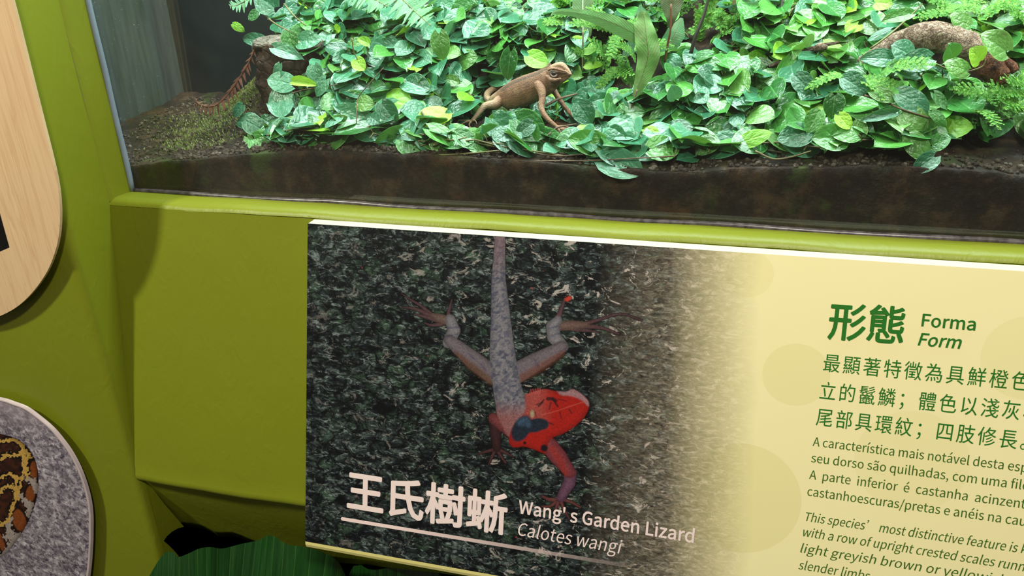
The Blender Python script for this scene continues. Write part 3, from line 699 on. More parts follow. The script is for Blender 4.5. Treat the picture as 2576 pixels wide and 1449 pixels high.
fern('second pinnate fern frond at the top edge, left of the first', [(860, -60, 1.32), (900, -25, 1.3), (945, 0, 1.28), (975, 18, 1.26)], .036, PIN, STEM)
fern('small pinnate fern frond at the very top left of the greenery', [(665, -40, 1.3), (635, -10, 1.29), (600, 12, 1.28), (578, 16, 1.27)], .022, PIN, STEM, n=12)
fern('dead brown curled fern frond leaning from the stump to the soil', [(640, 125, 1.215), (622, 165, 1.20), (600, 200, 1.19), (578, 232, 1.18), (548, 262, 1.17), (520, 268, 1.165), (500, 262, 1.17), (490, 246, 1.175)], .022, PIN_D, DEAD, n=20, name='dead_fern', droop=.8)
# ---------------------------------------------------------------- moss tufts on the bare soil at left
random.seed(12)
MOSS = leaf_material('moss_green', (.03, .042, .005, 1), (.07, .085, .01, 1), (.14, .15, .02, 1), None, .7, .2)
mb = MB()
for k in range(9000):
    if random.random() < .7: a, b = random.gauss(600, 38), random.gauss(235, 32)
    else: a, b = random.gauss(500, 50), random.gauss(290, 28)
    y = float(np.interp(b, [200, 330], [1.42, 1.14])) + random.uniform(-.02, .02); p0 = at(a, b, y); x = p0.x/U
    if x < XL+.02 or y > YB-.02 or y < YG+.02: continue
    base = W(x, y, surf(x, y)-.0005); d = Vector((random.gauss(0, .5), random.gauss(0, .5), 1)).normalized()*random.uniform(.003, .008)*U; s = Vector((random.gauss(0, 1), random.gauss(0, 1), 0)).normalized()*.0006*U
    mb.add(([base-s, base+s, base+d*.6+s*1.6, base+d, base+d*.6-s*1.6], [(0, 1, 2, 3, 4)]))
tag(mb.build('moss', MOSS, smooth=False), 'yellow-green moss on the bare soil left of the stump', 'moss', kind='stuff')

# ---------------------------------------------------------------- driftwood stump and broken log
def bark_mat(name, a, b, c, s=60, zs=1.0):
    g = G(name, .8, .25); o_ = g.obj(); n1 = g.noise(g.vadd(o_, g.ncol(o_, s*.4), .02), s, 6, .65); n2 = g.vor(g.vadd(o_, g.ncol(o_, s), .01), s*1.6, 'DISTANCE_TO_EDGE')
    cc = g.ramp(n1, [(.28, a), (.5, b), (.72, c)]); cc = g.mix(g.ramp(n2, [(0, .38), (.03, 0)]), cc, tuple(x*.25 for x in a[:3])+(1,))
    g.color(cc); g.bump(g.math('ADD', n1, g.math('MULTIPLY', g.ramp(n2, [(0, 0), (.12, 1)]), .6)), .9, .003); return g.m
STUMP = bark_mat('stump_wood', (.018, .009, .006, 1), (.055, .03, .02, 1), (.13, .09, .065, 1), 50)
LOGM = bark_mat('log_bark', (.07, .045, .033, 1), (.24, .17, .13, 1), (.46, .38, .32, 1), 75)
RED = bark_mat('broken_wood', (.03, .008, .004, 1), (.16, .05, .022, 1), (.38, .16, .08, 1), 260)
def rough_loft(pts, rads, n, seed, amp, sharp=1.0):
    P = catmull(pts, 10); R = lerp_list(rads, len(P)) if not hasattr(rads[0], '__len__') else list(zip(lerp_list([r[0] for r in rads], len(P)), lerp_list([r[1] for r in rads], len(P))))
    v, f = tubedata(P, R, n); out = []
    for i, p in enumerate(v):
        c_ = P[i//n]; d = (p-c_)
        q = p/U
        k = 1+amp*(mnoise.noise(q*9+Vector((seed, 0, 0)))+.6*mnoise.noise(q*24)+.4*mnoise.noise(q*60))
        out.append(c_+d*k)
    return out, f
stp = empty('driftwood_stump', at(720, 330, 1.24), 'brown driftwood stump with a flat grey top at the left edge of the vines', 'driftwood')
v, f = rough_loft([at(720, 370, 1.26), at(722, 300, 1.26), at(720, 220, 1.262), at(722, 160, 1.265), at(725, 122, 1.27)], [(.055*U, .080*U), (.046*U, .064*U), (.045*U, .058*U), (.05*U, .064*U), (.052*U, .070*U)], 36, 2, .35)
child_of(mk('trunk', v, f, STUMP), stp)
v, f = rough_loft([at(640, 130, 1.235), at(655, 112, 1.24), at(700, 106, 1.25), at(760, 112, 1.255), at(810, 112, 1.26)], [(.006*U, .010*U), (.012*U, .04*U), (.012*U, .052*U), (.012*U, .05*U), (.008*U, .02*U)], 28, 7, .45)
o = mk('rim', v, f, bark_mat('rim_wood', (.05, .04, .03, 1), (.15, .125, .10, 1), (.30, .26, .22, 1), 70)); child_of(o, stp); o['label'] = 'weathered grey top of the stump'
LOGM = bark_mat('log_bark', (.09, .048, .030, 1), (.29, .185, .135, 1), (.55, .42, .34, 1), 190)
lg = empty('broken_log', at(2380, 130, 1.2), 'pale bark-covered log with a splintered red-brown broken end at right', 'log')
v, f = rough_loft([at(2120, 190, 1.24), at(2215, 128, 1.215), at(2290, 98, 1.205), at(2345, 92, 1.20), at(2410, 108, 1.19), at(2470, 130, 1.18), at(2512, 150, 1.172)], [.006*U, .011*U, .018*U, .0235*U, .0225*U, .0225*U, .021*U], 40, 3, .25)
child_of(mk('trunk', v, f, LOGM), lg)
v, f = rough_loft([at(2495, 140, 1.175), at(2520, 152, 1.17), at(2542, 166, 1.165), at(2555, 180, 1.16)], [.012*U, .014*U, .011*U, .006*U], 24, 5, .5); child_of(mk('splinter', v, f, RED), lg)
v, f = rough_loft([at(2480, 150, 1.172), at(2498, 172, 1.165), at(2512, 196, 1.16), at(2522, 212, 1.155)], [.016*U, .017*U, .014*U, .006*U], 24, 8, .6); child_of(mk('splinter', v, f, RED), lg)
random.seed(3)
for k in range(16):
    a0, b0 = random.uniform(2470, 2505), random.uniform(150, 180); a1, b1 = a0+random.uniform(12, 40), b0+random.uniform(18, 45)
    v, f = rough_loft([at(a0, b0, 1.158), at((a0+a1)/2, (b0+b1)/2+4, 1.152), at(a1, b1, 1.155)], [.002*U, .0024*U, .0006*U], 6, k, .3); child_of(mk('splinter', v, f, RED), lg)
# small bark chip and twigs
v, f = rough_loft([at(1935, 168, 1.24), at(2000, 142, 1.245), at(2060, 120, 1.25), at(2110, 108, 1.26)], [.003*U, .005*U, .005*U, .003*U], 14, 4, .4)
tag(mk('twig', v, f, STUMP), 'brown twig half hidden under fig leaves left of the log', 'twig')
v, f = rough_loft([at(2046, 124, 1.235), at(2062, 118, 1.235), at(2078, 119, 1.24)], [.004*U, .007*U, .004*U], 14, 6, .5)
tag(mk('bark_chip', v, f, LOGM), 'small pale bark chip lying on the leaves above the twig', 'bark')

# ---------------------------------------------------------------- the living lizard
def lz(a, b, y): return at(a, b, y)
mb = MB()
def chain(pts, rads, n=16, k=5, side=1.0):
    """pts (px,py,y); rads in photograph pixels; side = ratio of depth radius to height radius"""
    P = catmull([lz(*p) for p in pts], k); R = [r*pxs(P[i]) for i, r in enumerate(lerp_list(rads, len(P)))]
    sd = side if hasattr(side, '__len__') else [side]*len(pts); sd = lerp_list(sd, len(P))
    mb.add(tubedata(P, [(r, r*s_) for r, s_ in zip(R, sd)], n))
    for q, r in ((P[0], R[0]), (P[-1], R[-1])):
        mb.add(([q+a*r*.95*min(1, sd[0]) for a in iv], ifc))
# trunk + neck
chain([(1232, 254, 1.245), (1248, 250, 1.24), (1270, 246, 1.232), (1296, 239, 1.222), (1325, 227, 1.212), (1355, 215, 1.202), (1376, 204, 1.195), (1390, 197, 1.19), (1402, 190, 1.186)],
      [8, 16, 27, 36, 37, 35, 31, 26, 21], 28, 6, [.8, .8, .72, .72, .72, .72, .72, .72, .75])
# head: cranium, muzzle, jaw
chain([(1384, 189, 1.190), (1398, 183, 1.187), (1410, 182, 1.183), (1420, 184, 1.180), (1430, 186, 1.177), (1436, 187, 1.175)], [20, 22.5, 19, 13.5, 8, 4.2], 26, 6, [.8, .82, .8, .8, .85, .9])
chain([(1386, 173, 1.188), (1400, 166, 1.186), (1413, 164, 1.183), (1423, 171, 1.18), (1434, 182, 1.176)], [8, 8, 7.5, 5.5, 3], 18, 5, [1.3, 1.6, 1.5, 1.4, 1.1])
chain([(1388, 205, 1.186), (1402, 204, 1.184), (1416, 199, 1.181), (1430, 192, 1.177)], [15, 12, 8, 5], 18, 5, .9)
chain([(1376, 222, 1.19), (1388, 214, 1.188), (1400, 207, 1.185)], [14, 16, 10], 18, 4, .7)
# brow ridge over the near eye
chain([(1379, 177, 1.170), (1388, 173, 1.1665), (1400, 174, 1.166), (1414, 178, 1.168), (1427, 181, 1.171)], [2.4, 3.2, 3.2, 2.6, 1.8], 10, 4)
# cheek + tympanum swelling
chain([(1376, 192, 1.176), (1386, 200, 1.171), (1396, 202, 1.17), (1410, 198, 1.172)], [5, 6, 5, 3], 12, 4)
# tail, curling behind the body
chain([(1250, 250, 1.242), (1236, 255, 1.246), (1226, 248, 1.25), (1226, 236, 1.255), (1236, 226, 1.262), (1250, 220, 1.27), (1275, 214, 1.285), (1310, 208, 1.30)], [12, 10, 8.5, 8.2, 7.8, 7, 5, 3], 16, 6)
# near fore leg
chain([(1352, 213, 1.176), (1362, 226, 1.168), (1364, 248, 1.160), (1362, 272, 1.152), (1370, 290, 1.147), (1385, 306, 1.142), (1399, 318, 1.139)], [12, 11.5, 8.5, 7.6, 6.8, 5.8, 5.0], 16, 5)
HAND = (1399, 318, 1.139)
for tip, mid in [((1443, 338, 1.122), (1424, 326, 1.128)), ((1434, 341, 1.119), (1418, 328, 1.126)), ((1414, 342, 1.119), (1408, 330, 1.127)), ((1430, 319, 1.130), (1417, 317, 1.134)), ((1441, 329, 1.127), (1425, 321, 1.131))]:
    chain([HAND, mid, tip], [3.6, 2.0, 1.1], 10, 4)
    chain([tip, (tip[0]+2, tip[1]+4, tip[2]-.002)], [1.0, .5], 6, 2)
# far fore leg
chain([(1388, 216, 1.205), (1396, 232, 1.205), (1414, 260, 1.20), (1430, 280, 1.196), (1444, 293, 1.192)], [9, 7.5, 6.2, 5.2, 4.2], 14, 5)
for tip, mid in [((1482, 314, 1.175), (1464, 301, 1.184)), ((1462, 303, 1.18), (1454, 296, 1.187)), ((1474, 303, 1.183), (1460, 296, 1.189)), ((1452, 306, 1.18), (1449, 299, 1.187)), ((1456, 288, 1.196), (1451, 288, 1.194))]:
    chain([(1444, 293, 1.192), mid, tip], [3.0, 1.8, 1.0], 10, 4)
# near hind leg
chain([(1256, 254, 1.225), (1246, 262, 1.214), (1232, 264, 1.205), (1219, 267, 1.197), (1207, 280, 1.19), (1196, 294, 1.184), (1187, 304, 1.18)], [14, 12.5, 10.5, 8.2, 7, 5.5, 4.2], 16, 5)
for pts in [[(1187, 304, 1.18), (1165, 310, 1.175), (1150, 323, 1.168), (1142, 336, 1.162)], [(1187, 304, 1.18), (1168, 303, 1.178), (1154, 303, 1.176), (1150, 309, 1.174)], [(1187, 304, 1.18), (1180, 313, 1.174), (1186, 324, 1.168)], [(1187, 304, 1.18), (1196, 304, 1.178), (1199, 312, 1.174)], [(1187, 304, 1.18), (1172, 306, 1.176), (1160, 314, 1.172)]]:
    chain(pts, [3.0]+[1.9]*(len(pts)-2)+[1.0], 10, 4)
# far hind foot, barely seen
chain([(1262, 262, 1.25), (1275, 275, 1.252), (1290, 284, 1.25)], [10, 7, 4], 12, 4)
tmp = mk('lizard_tmp', mb.v, mb.f)
md = tmp.modifiers.new('r', 'REMESH'); md.mode = 'VOXEL'; md.voxel_size = .00040
md = tmp.modifiers.new('s', 'SMOOTH'); md.iterations = 4; md.factor = .5
dg = bpy.context.evaluated_depsgraph_get(); me = bpy.data.meshes.new_from_object(tmp.evaluated_get(dg)); bpy.data.objects.remove(tmp)
N = len(me.vertices); cov = np.empty(N*3); me.vertices.foreach_get('co', cov); cov = cov.reshape(-1, 3)
PX, PY = projN(cov)
def seg(PX, PY, pts, lo=None):
    d = np.full(PX.shape, 1e9)
    for (a, b), (c_, e) in zip(pts, pts[1:]):
        vx, vy = c_-a, e-b; t = np.clip(((PX-a)*vx+(PY-b)*vy)/(vx*vx+vy*vy+1e-9), 0, 1)
        d = np.minimum(d, np.hypot(PX-a-t*vx, PY-b-t*vy))
    return d
def vnoise(x, y, s, seed=0):
    rs = np.random.RandomState(seed); T = rs.rand(256, 256); x = x*s; y = y*s
    xi = np.floor(x).astype(int); yi = np.floor(y).astype(int); fx = x-xi; fy = y-yi; fx = fx*fx*(3-2*fx); fy = fy*fy*(3-2*fy)
    g_ = lambda i, j: T[i % 256, j % 256]
    return (g_(xi, yi)*(1-fx)+g_(xi+1, yi)*fx)*(1-fy)+(g_(xi, yi+1)*(1-fx)+g_(xi+1, yi+1)*fx)*fy
def L3(r, g_, b): return np.array(srgb(r, g_, b)[:3])
C = np.tile(L3(134, 90, 66), (N, 1))
def mixc(C, w, c_): return C*(1-w[:, None])+w[:, None]*np.asarray(c_)
C = mixc(C, .6*sm(.45, .75, vnoise(PX, PY, .07, 1)), L3(160, 120, 92))
C = mixc(C, .5*sm(.5, .8, vnoise(PX, PY, .10, 5)), L3(98, 60, 44))
C = mixc(C, 1-sm(1236, 1262, PX), L3(156, 126, 100))                       # paler tail base and hind leg
C = mixc(C, .55*(1-sm(0, 10, seg(PX, PY, [(1250, 232), (1285, 208), (1320, 193), (1352, 182), (1378, 168)]))), L3(96, 62, 44))
C = mixc(C, .8*(1-sm(2.5, 5, seg(PX, PY, [(1262, 226), (1290, 208), (1322, 196), (1352, 185), (1372, 172)]))), L3(58, 36, 26))
C = mixc(C, .75*(1-sm(0, 16, np.hypot((PX-1330)/1.5, PY-226))), L3(122, 72, 48))      # rusty flank
C = mixc(C, .5*sm(255, 275, PY)*(PX > 1255)*(PX < 1345), L3(120, 98, 78))
C = mixc(C, sm(.3, .5, (PY-150)*0+(1-sm(0, 14, seg(PX, PY, [(1392, 162), (1412, 160), (1426, 168), (1436, 182)]))))*.75, L3(178, 140, 112))
C = mixc(C, .6*(1-sm(1.5, 4, seg(PX, PY, [(1434, 190), (1420, 196), (1404, 203), (1392, 205)]))), L3(92, 60, 44))  # mouth line
C = mixc(C, .55*(1-sm(1, 3, seg(PX, PY, [(1392, 193), (1389, 202)]))), L3(50, 32, 26))
C = mixc(C, .55*(1-sm(1, 3, seg(PX, PY, [(1382, 177), (1377, 186), (1380, 194)]))), L3(60, 38, 28))
for q in range(5):                                                                 # faint dark cross bars
    x0 = 1278+q*19; C = mixc(C, .30*(1-sm(2, 7, seg(PX, PY, [(x0, 200-q*5), (x0-9, 232-q*5)]))), L3(80, 52, 38))
C = mixc(C, (PX > 1372)*(PX < 1440)*(PY > 205)*(PY < 232)*.45, L3(128, 104, 84))
ca = me.color_attributes.new('Col', 'FLOAT_COLOR', 'POINT'); ca.data.foreach_set('color', np.concatenate([C, np.ones((N, 1))], 1).astype(np.float32).ravel())
g = G('lizard_skin', .62, .35); vc = g.n('ShaderNodeVertexColor', layer_name='Col').outputs[0]; o_ = g.obj()
vs = g.vor(g.map(o_, (1, 1, 1.3), (0, .5, 0)), 1050); ve = g.vor(g.map(o_, (1, 1, 1.3), (0, .5, 0)), 1050, 'DISTANCE_TO_EDGE')
c = g.mix(g.ramp(ve, [(0, .7), (.14, 0)]), vc, (.05, .03, .02, 1)); c = g.mix(g.math('MULTIPLY', g.noise(o_, 300, 2), .25), c, g.mix(.5, vc, (.42, .29, .21, 1)))
g.color(c); g.bump(g.math('SUBTRACT', 1.0, vs), .7, .0006)
liz = link('lizard', me, g.m); tag(liz, 'brown crested garden lizard standing raised on the fig leaves', 'lizard')
def sub(o): o.parent = liz; return o
# eye: lids ring, iris, pupil
bv = BVHTree.FromPolygons([tuple(a) for a in cov], [tuple(p.vertices) for p in me.polygons])
hit, hn, _, _ = bv.ray_cast(CAM, ray(1393, 186)); ec = hit; ek = pxs(ec); vd = (ec-CAM).normalized(); ex = RIGHT; ey = UPV
def disc(name, c_, rx, ry, push, mat, bulge=.5, n=24):
    v = [c_-vd*(push+bulge)*ek]; f = []
    for rr, bb in ((.55, .75), (1, 0)):
        for k in range(n):
            a = 2*math.pi*k/n; v.append(c_+ex*math.cos(a)*rx*rr*ek+ey*math.sin(a)*ry*rr*ek-vd*(push+bulge*bb)*ek)
    f = [(0, 1+k, 1+(k+1) % n) for k in range(n)]+[(1+k, 1+n+k, 1+n+(k+1) % n, 1+(k+1) % n) for k in range(n)]
    return sub(mk(name, v, f, mat))
gw = G('eye_wet', .08, .8); gw.color((.0035, .0025, .002, 1))
def torus(name, rx, ry, r, push, mat):
    P = [ec+ex*math.cos(a)*rx*ek+ey*math.sin(a)*ry*ek-vd*push*ek for a in np.linspace(0, 2*math.pi, 29)]
    v, f = tubedata(P, r*ek, 8); return sub(mk(name, v, f, mat))
torus('eyelid', 9.8, 8.5, 1.7, 3.0, plain('eyelid_dark', (.035, .02, .014, 1)))
torus('eyelid', 7.8, 6.4, 1.6, 2.6, plain('eyelid_tan', (.20, .12, .08, 1)))
iris = disc('iris', ec, 7.2, 5.8, 2.0, plain('iris_brown', (.07, .04, .022, 1), .15, .6), 1.6)
disc('pupil', ec, 4.2, 3.2, 3.7, gw.m, .5).parent = iris
# crest of spines along neck and back
cs = []; cp_ = catmull([Vector((1270, 207, 0)), Vector((1310, 189, 0)), Vector((1350, 178, 0)), Vector((1372, 167, 0)), Vector((1388, 160, 0))], 12)
SP = plain('crest_tan', (.20, .11, .06, 1)); last = None
for i, q in enumerate(cp_):
    yy = np.interp(q.x, [1270, 1390], [1.232, 1.188]); best = None
    for dy in range(-8, 26):
        h_ = bv.ray_cast(CAM, ray(q.x, q.y+dy))[0]
        if h_ is not None: best = h_; bdy = dy; break
    if best is None: continue
    t = i/len(cp_); h = (2.0+9*sm(.45, .85, t))*pxs(best)
    nx = cp_[min(i+1, len(cp_)-1)]; d = (at(nx.x, nx.y, yy)-at(q.x-.1, q.y, yy)); d.normalize()
    up = (UPV-d*.75).normalized(); b0 = best+vd*3*pxs(best)-UPV*1.5*pxs(best); w = 1.3*pxs(best)
    v = [b0-d*w-vd*w, b0+d*w-vd*w, b0+d*w+vd*w, b0-d*w+vd*w, b0+up*(h+1.5*pxs(best))]
    sub(mk('spine', v, [(0, 1, 4), (1, 2, 4), (2, 3, 4), (3, 0, 4), (3, 2, 1, 0)], SP, smooth=False))

# ---------------------------------------------------------------- information panel on the desk
A0 = ray(774, 562); A1 = ray(768, 1362); T0 = .980
P0 = CAM+A0*(T0*U/A0.y); s_ = (P0.x-CAM.x)/A1.x; P1 = CAM+A1*s_
SH = (P1-P0).length; EY = (P0-P1).normalized(); EX = Vector((1, 0, 0)); EY = (EY-EX*EY.dot(EX)).normalized(); EZ = EX.cross(EY)
if EZ.y > 0: EZ = -EZ
SM = Matrix((EX, EY, EZ)).transposed().to_4x4(); SM.translation = P0
def sp(px, py):
    p = onplane(px, py, P0, EZ)-P0; return p.dot(EX), p.dot(EY)
sign = empty('information_panel', P0, 'information panel with lizard photograph and green text on cream', 'sign'); sign.matrix_world = SM
TH = .023*U; SW = sp(2760, 700)[0]; BM = .0165*U
print('tilt', math.degrees(math.atan2(-EZ.z, -EZ.y)), 'SH', SH, 'back edge', proj(P0-EZ*TH), 'SW', SW)
# print material: bark photograph fading to cream with pale circles
g = G('printed_face', .38, .35); o_ = g.obj(); sx = g.n('ShaderNodeSeparateXYZ', {0: o_}); X_, Y_ = sx.outputs[0], sx.outputs[1]
xf0 = sp(1670, 1000)[0]; xf1 = sp(1905, 1000)[0]
wn = g.vadd(g.map(o_, (1, 1.5, 1), (0, 0, .25)), g.ncol(o_, 45, 3), .010)
e1 = g.vor(wn, 64, 'DISTANCE_TO_EDGE'); c1 = g.vor(wn, 64, 'F1', 1); cs_ = g.n('ShaderNodeSeparateColor', {0: c1})
e2 = g.vor(g.vadd(wn, g.ncol(o_, 200, 2), .004), 140, 'DISTANCE_TO_EDGE')
n1 = g.noise(wn, 62, 6, .7, .8); n2 = g.noise(g.map(o_, (1, 2.1, 1), (0, 0, .35)), 110, 4, .7, 1.2); n3 = g.noise(o_, 12, 3)
base = g.ramp(n1, [(.34, srgb(5, 6, 9)), (.47, srgb(22, 27, 31)), (.57, srgb(48, 58, 58)), (.68, srgb(96, 110, 104))])
base = g.mix(g.math('MULTIPLY', g.ramp(cs_.outputs[1], [(.55, 0), (.9, .55)]), g.ramp(n1, [(.42, 0), (.6, 1)])), base, srgb(48, 76, 48))
base = g.mix(g.ramp(e1, [(0, .95), (.14, .0)]), base, srgb(8, 10, 12))
base = g.mix(g.ramp(e2, [(0, .55), (.10, 0)]), base, srgb(10, 12, 14))
hl_ = g.math('MULTIPLY', g.ramp(n2, [(.54, 0), (.64, 1)]), g.ramp(n1, [(.42, 0), (.54, 1)]))
base = g.mix(g.math('MULTIPLY', hl_, .5), base, srgb(150, 164, 166))
redsp = g.ramp(g.noise(o_, 95, 2), [(.735, 0), (.76, .7)]); base = g.mix(redsp, base, srgb(140, 60, 50))
lich = g.ramp(g.noise(g.map(o_, (1, 1.6, 1), (0, 0, .4)), 48, 5, .75, 1), [(.585, 0), (.64, 1)])
base = g.mix(g.math('MULTIPLY', lich, g.ramp(g.math('MULTIPLY_ADD', X_, 1/(xf1), 0), [(.1, .15), (.55, .6), (.85, 1)])), base, srgb(196, 186, 180))
# towards the fade the bark turns browner and paler
mid = g.ramp(g.math('DIVIDE', g.math('SUBTRACT', X_, sp(1480, 1000)[0]), xf1-sp(1480, 1000)[0]), [(0, 0), (.6, .6), (1, 1)])
pale = g.ramp(g.noise(g.map(o_, (1, 2.4, 1), (0, 0, .38)), 120, 5, .75, 1.0), [(.34, srgb(58, 54, 48)), (.52, srgb(140, 128, 110)), (.70, srgb(222, 210, 192))])
base = g.mix(mid, base, pale)
CREAM = srgb(238, 229, 176)
cr = g.mix(g.ramp(n3, [(.3, 0), (.7, .2)]), CREAM, srgb(232, 220, 164))
for (cx_, cy_, r_, k_) in [(2002, 943, 87, .5), (1862, 1254, 156, .55), (2292, 1161, 150, .3), (2588, 901, 126, .4), (1885, 690, 62, .35)]:
    a_, b_ = sp(cx_, cy_); rr = abs(sp(cx_+r_, cy_)[0]-a_)
    d_ = g.math('SQRT', g.math('ADD', g.math('POWER', g.math('ABSOLUTE', g.math('SUBTRACT', X_, a_)), 2.0), g.math('POWER', g.math('ABSOLUTE', g.math('SUBTRACT', Y_, b_)), 2.0)))
    cr = g.mix(g.math('MULTIPLY', g.math('LESS_THAN', d_, rr), k_), cr, srgb(222, 214, 150))
slant = g.math('MULTIPLY_ADD', Y_, .06, X_)
fade = g.math('DIVIDE', g.math('SUBTRACT', g.math('ADD', slant, g.math('MULTIPLY', g.noise(o_, 25, 2), .010)), xf0), (xf1-xf0), clamp=True)
fade = g.ramp(fade, [(0, 0), (.5, .45), (.97, 1)])
full = g.mix(fade, base, cr)
full = g.mix(g.math('LESS_THAN', Y_, -SH), full, srgb(222, 212, 138))       # plain cream foot of the panel
g.color(full); g.bump(g.noise(o_, 500, 2), .06, .0003); PRINT = g.m
TD = .0225*U
CREAMM = plain('cream_edge', srgb(198, 196, 174), .35, .4)
# body: front print, top/side/bottom edges (a rolled foot)
prof = [(0, 0), (-SH, 0), (-SH-BM*.35, -.0004), (-SH-BM*.7, -.0022), (-SH-BM*.95, -.006), (-SH-BM, -TH*.8)]
v = []; f = []
for x in np.linspace(0, SW, 40):
    for (y, z) in prof: v.append((x, y, z))
n = len(prof)
for i in range(39):
    for k in range(n-1): f.append((i*n+k, i*n+k+1, (i+1)*n+k+1, (i+1)*n+k))
mk('printed_face', v, f, PRINT, sign, smooth=False)['label'] = 'front print: lizard on bark fading into cream'
mk('board', [(0.0001, -.0002, -.0002), (SW, -.0002, -.0002), (SW, TD*.267, -TD*.964), (0.0001, TD*.267, -TD*.964), (0.0001, -SH-BM*.9, -.006), (SW, -SH-BM*.9, -.006), (SW, -SH-BM*.9, -TH), (.0001, -SH-BM*.9, -TH), (0.0001, -SH, -.0002)],
   [(0, 1, 2, 3), (0, 3, 7, 4, 8), (4, 7, 6, 5), (3, 2, 6, 7), (1, 5, 6, 2)], CREAMM, sign, smooth=False)['label'] = 'cream board edge'
# printed lizard: colours laid out on a fine flat mesh
def print_mesh(name, x0, x1, y0, y1, step, fn, z, mw_root, alpha_cut, tfun, under):
    """grid in the print's own plane; fn(px,py)->rgb,alpha ; keeps only cells inside"""
    nx = int((x1-x0)/step); ny = int((y1-y0)/step)
    gx = x0+np.arange(nx+1)*step; gy = y0+np.arange(ny+1)*step; GX, GY = np.meshgrid(gx, gy)
    Pw = tfun(GX.ravel(), GY.ravel()); px, py = projN(Pw); rgb, al = fn(px, py); rgb = rgb*.80
    A = al.reshape(GX.shape); keep = (np.maximum.reduce([A[:-1, :-1], A[1:, :-1], A[:-1, 1:], A[1:, 1:]]) > alpha_cut)
    jj, ii = np.nonzero(keep); a = jj*(nx+1)+ii; F = np.stack([a, a+1, a+nx+2, a+nx+1], 1)
    used = np.unique(F); rm = np.full(len(px), -1); rm[used] = np.arange(len(used)); F = rm[F]
    me = bpy.data.meshes.new(name); V = np.stack([GX.ravel()[used], GY.ravel()[used], np.full(len(used), z)], 1)
    me.from_pydata(V.tolist(), [], F.tolist()); me.update()
    ca = me.color_attributes.new('Col', 'FLOAT_COLOR', 'POINT')
    ca.data.foreach_set('color', np.concatenate([rgb[used], al[used][:, None]], 1).astype(np.float32).ravel()); return me
def tap(PX, PY, pts, rad):
    """signed distance to a tapering chain"""
    d = np.full(PX.shape, 1e9)
    for (a, b), (c_, e), r0, r1 in zip(pts, pts[1:], rad, rad[1:]):
        vx, vy = c_-a, e-b; t = np.clip(((PX-a)*vx+(PY-b)*vy)/(vx*vx+vy*vy+1e-9), 0, 1)
        d = np.minimum(d, np.hypot(PX-a-t*vx, PY-b-t*vy)-(r0+(r1-r0)*t))
    return d
def polyd(PX, PY, poly):
    d = seg(PX, PY, poly+[poly[0]]); ins = np.zeros(PX.shape, bool); j = len(poly)-1
    for i in range(len(poly)):
        xi, yi = poly[i]; xj, yj = poly[j]
        c_ = ((yi > PY) != (yj > PY)) & (PX < (xj-xi)*(PY-yi)/(yj-yi+1e-12)+xi); ins ^= c_; j = i
    return np.where(ins, -d, d)
def smp(pts, k=5): return [(q.x, q.y) for q in catmull([Vector((a, b, 0)) for a, b in pts], k)]
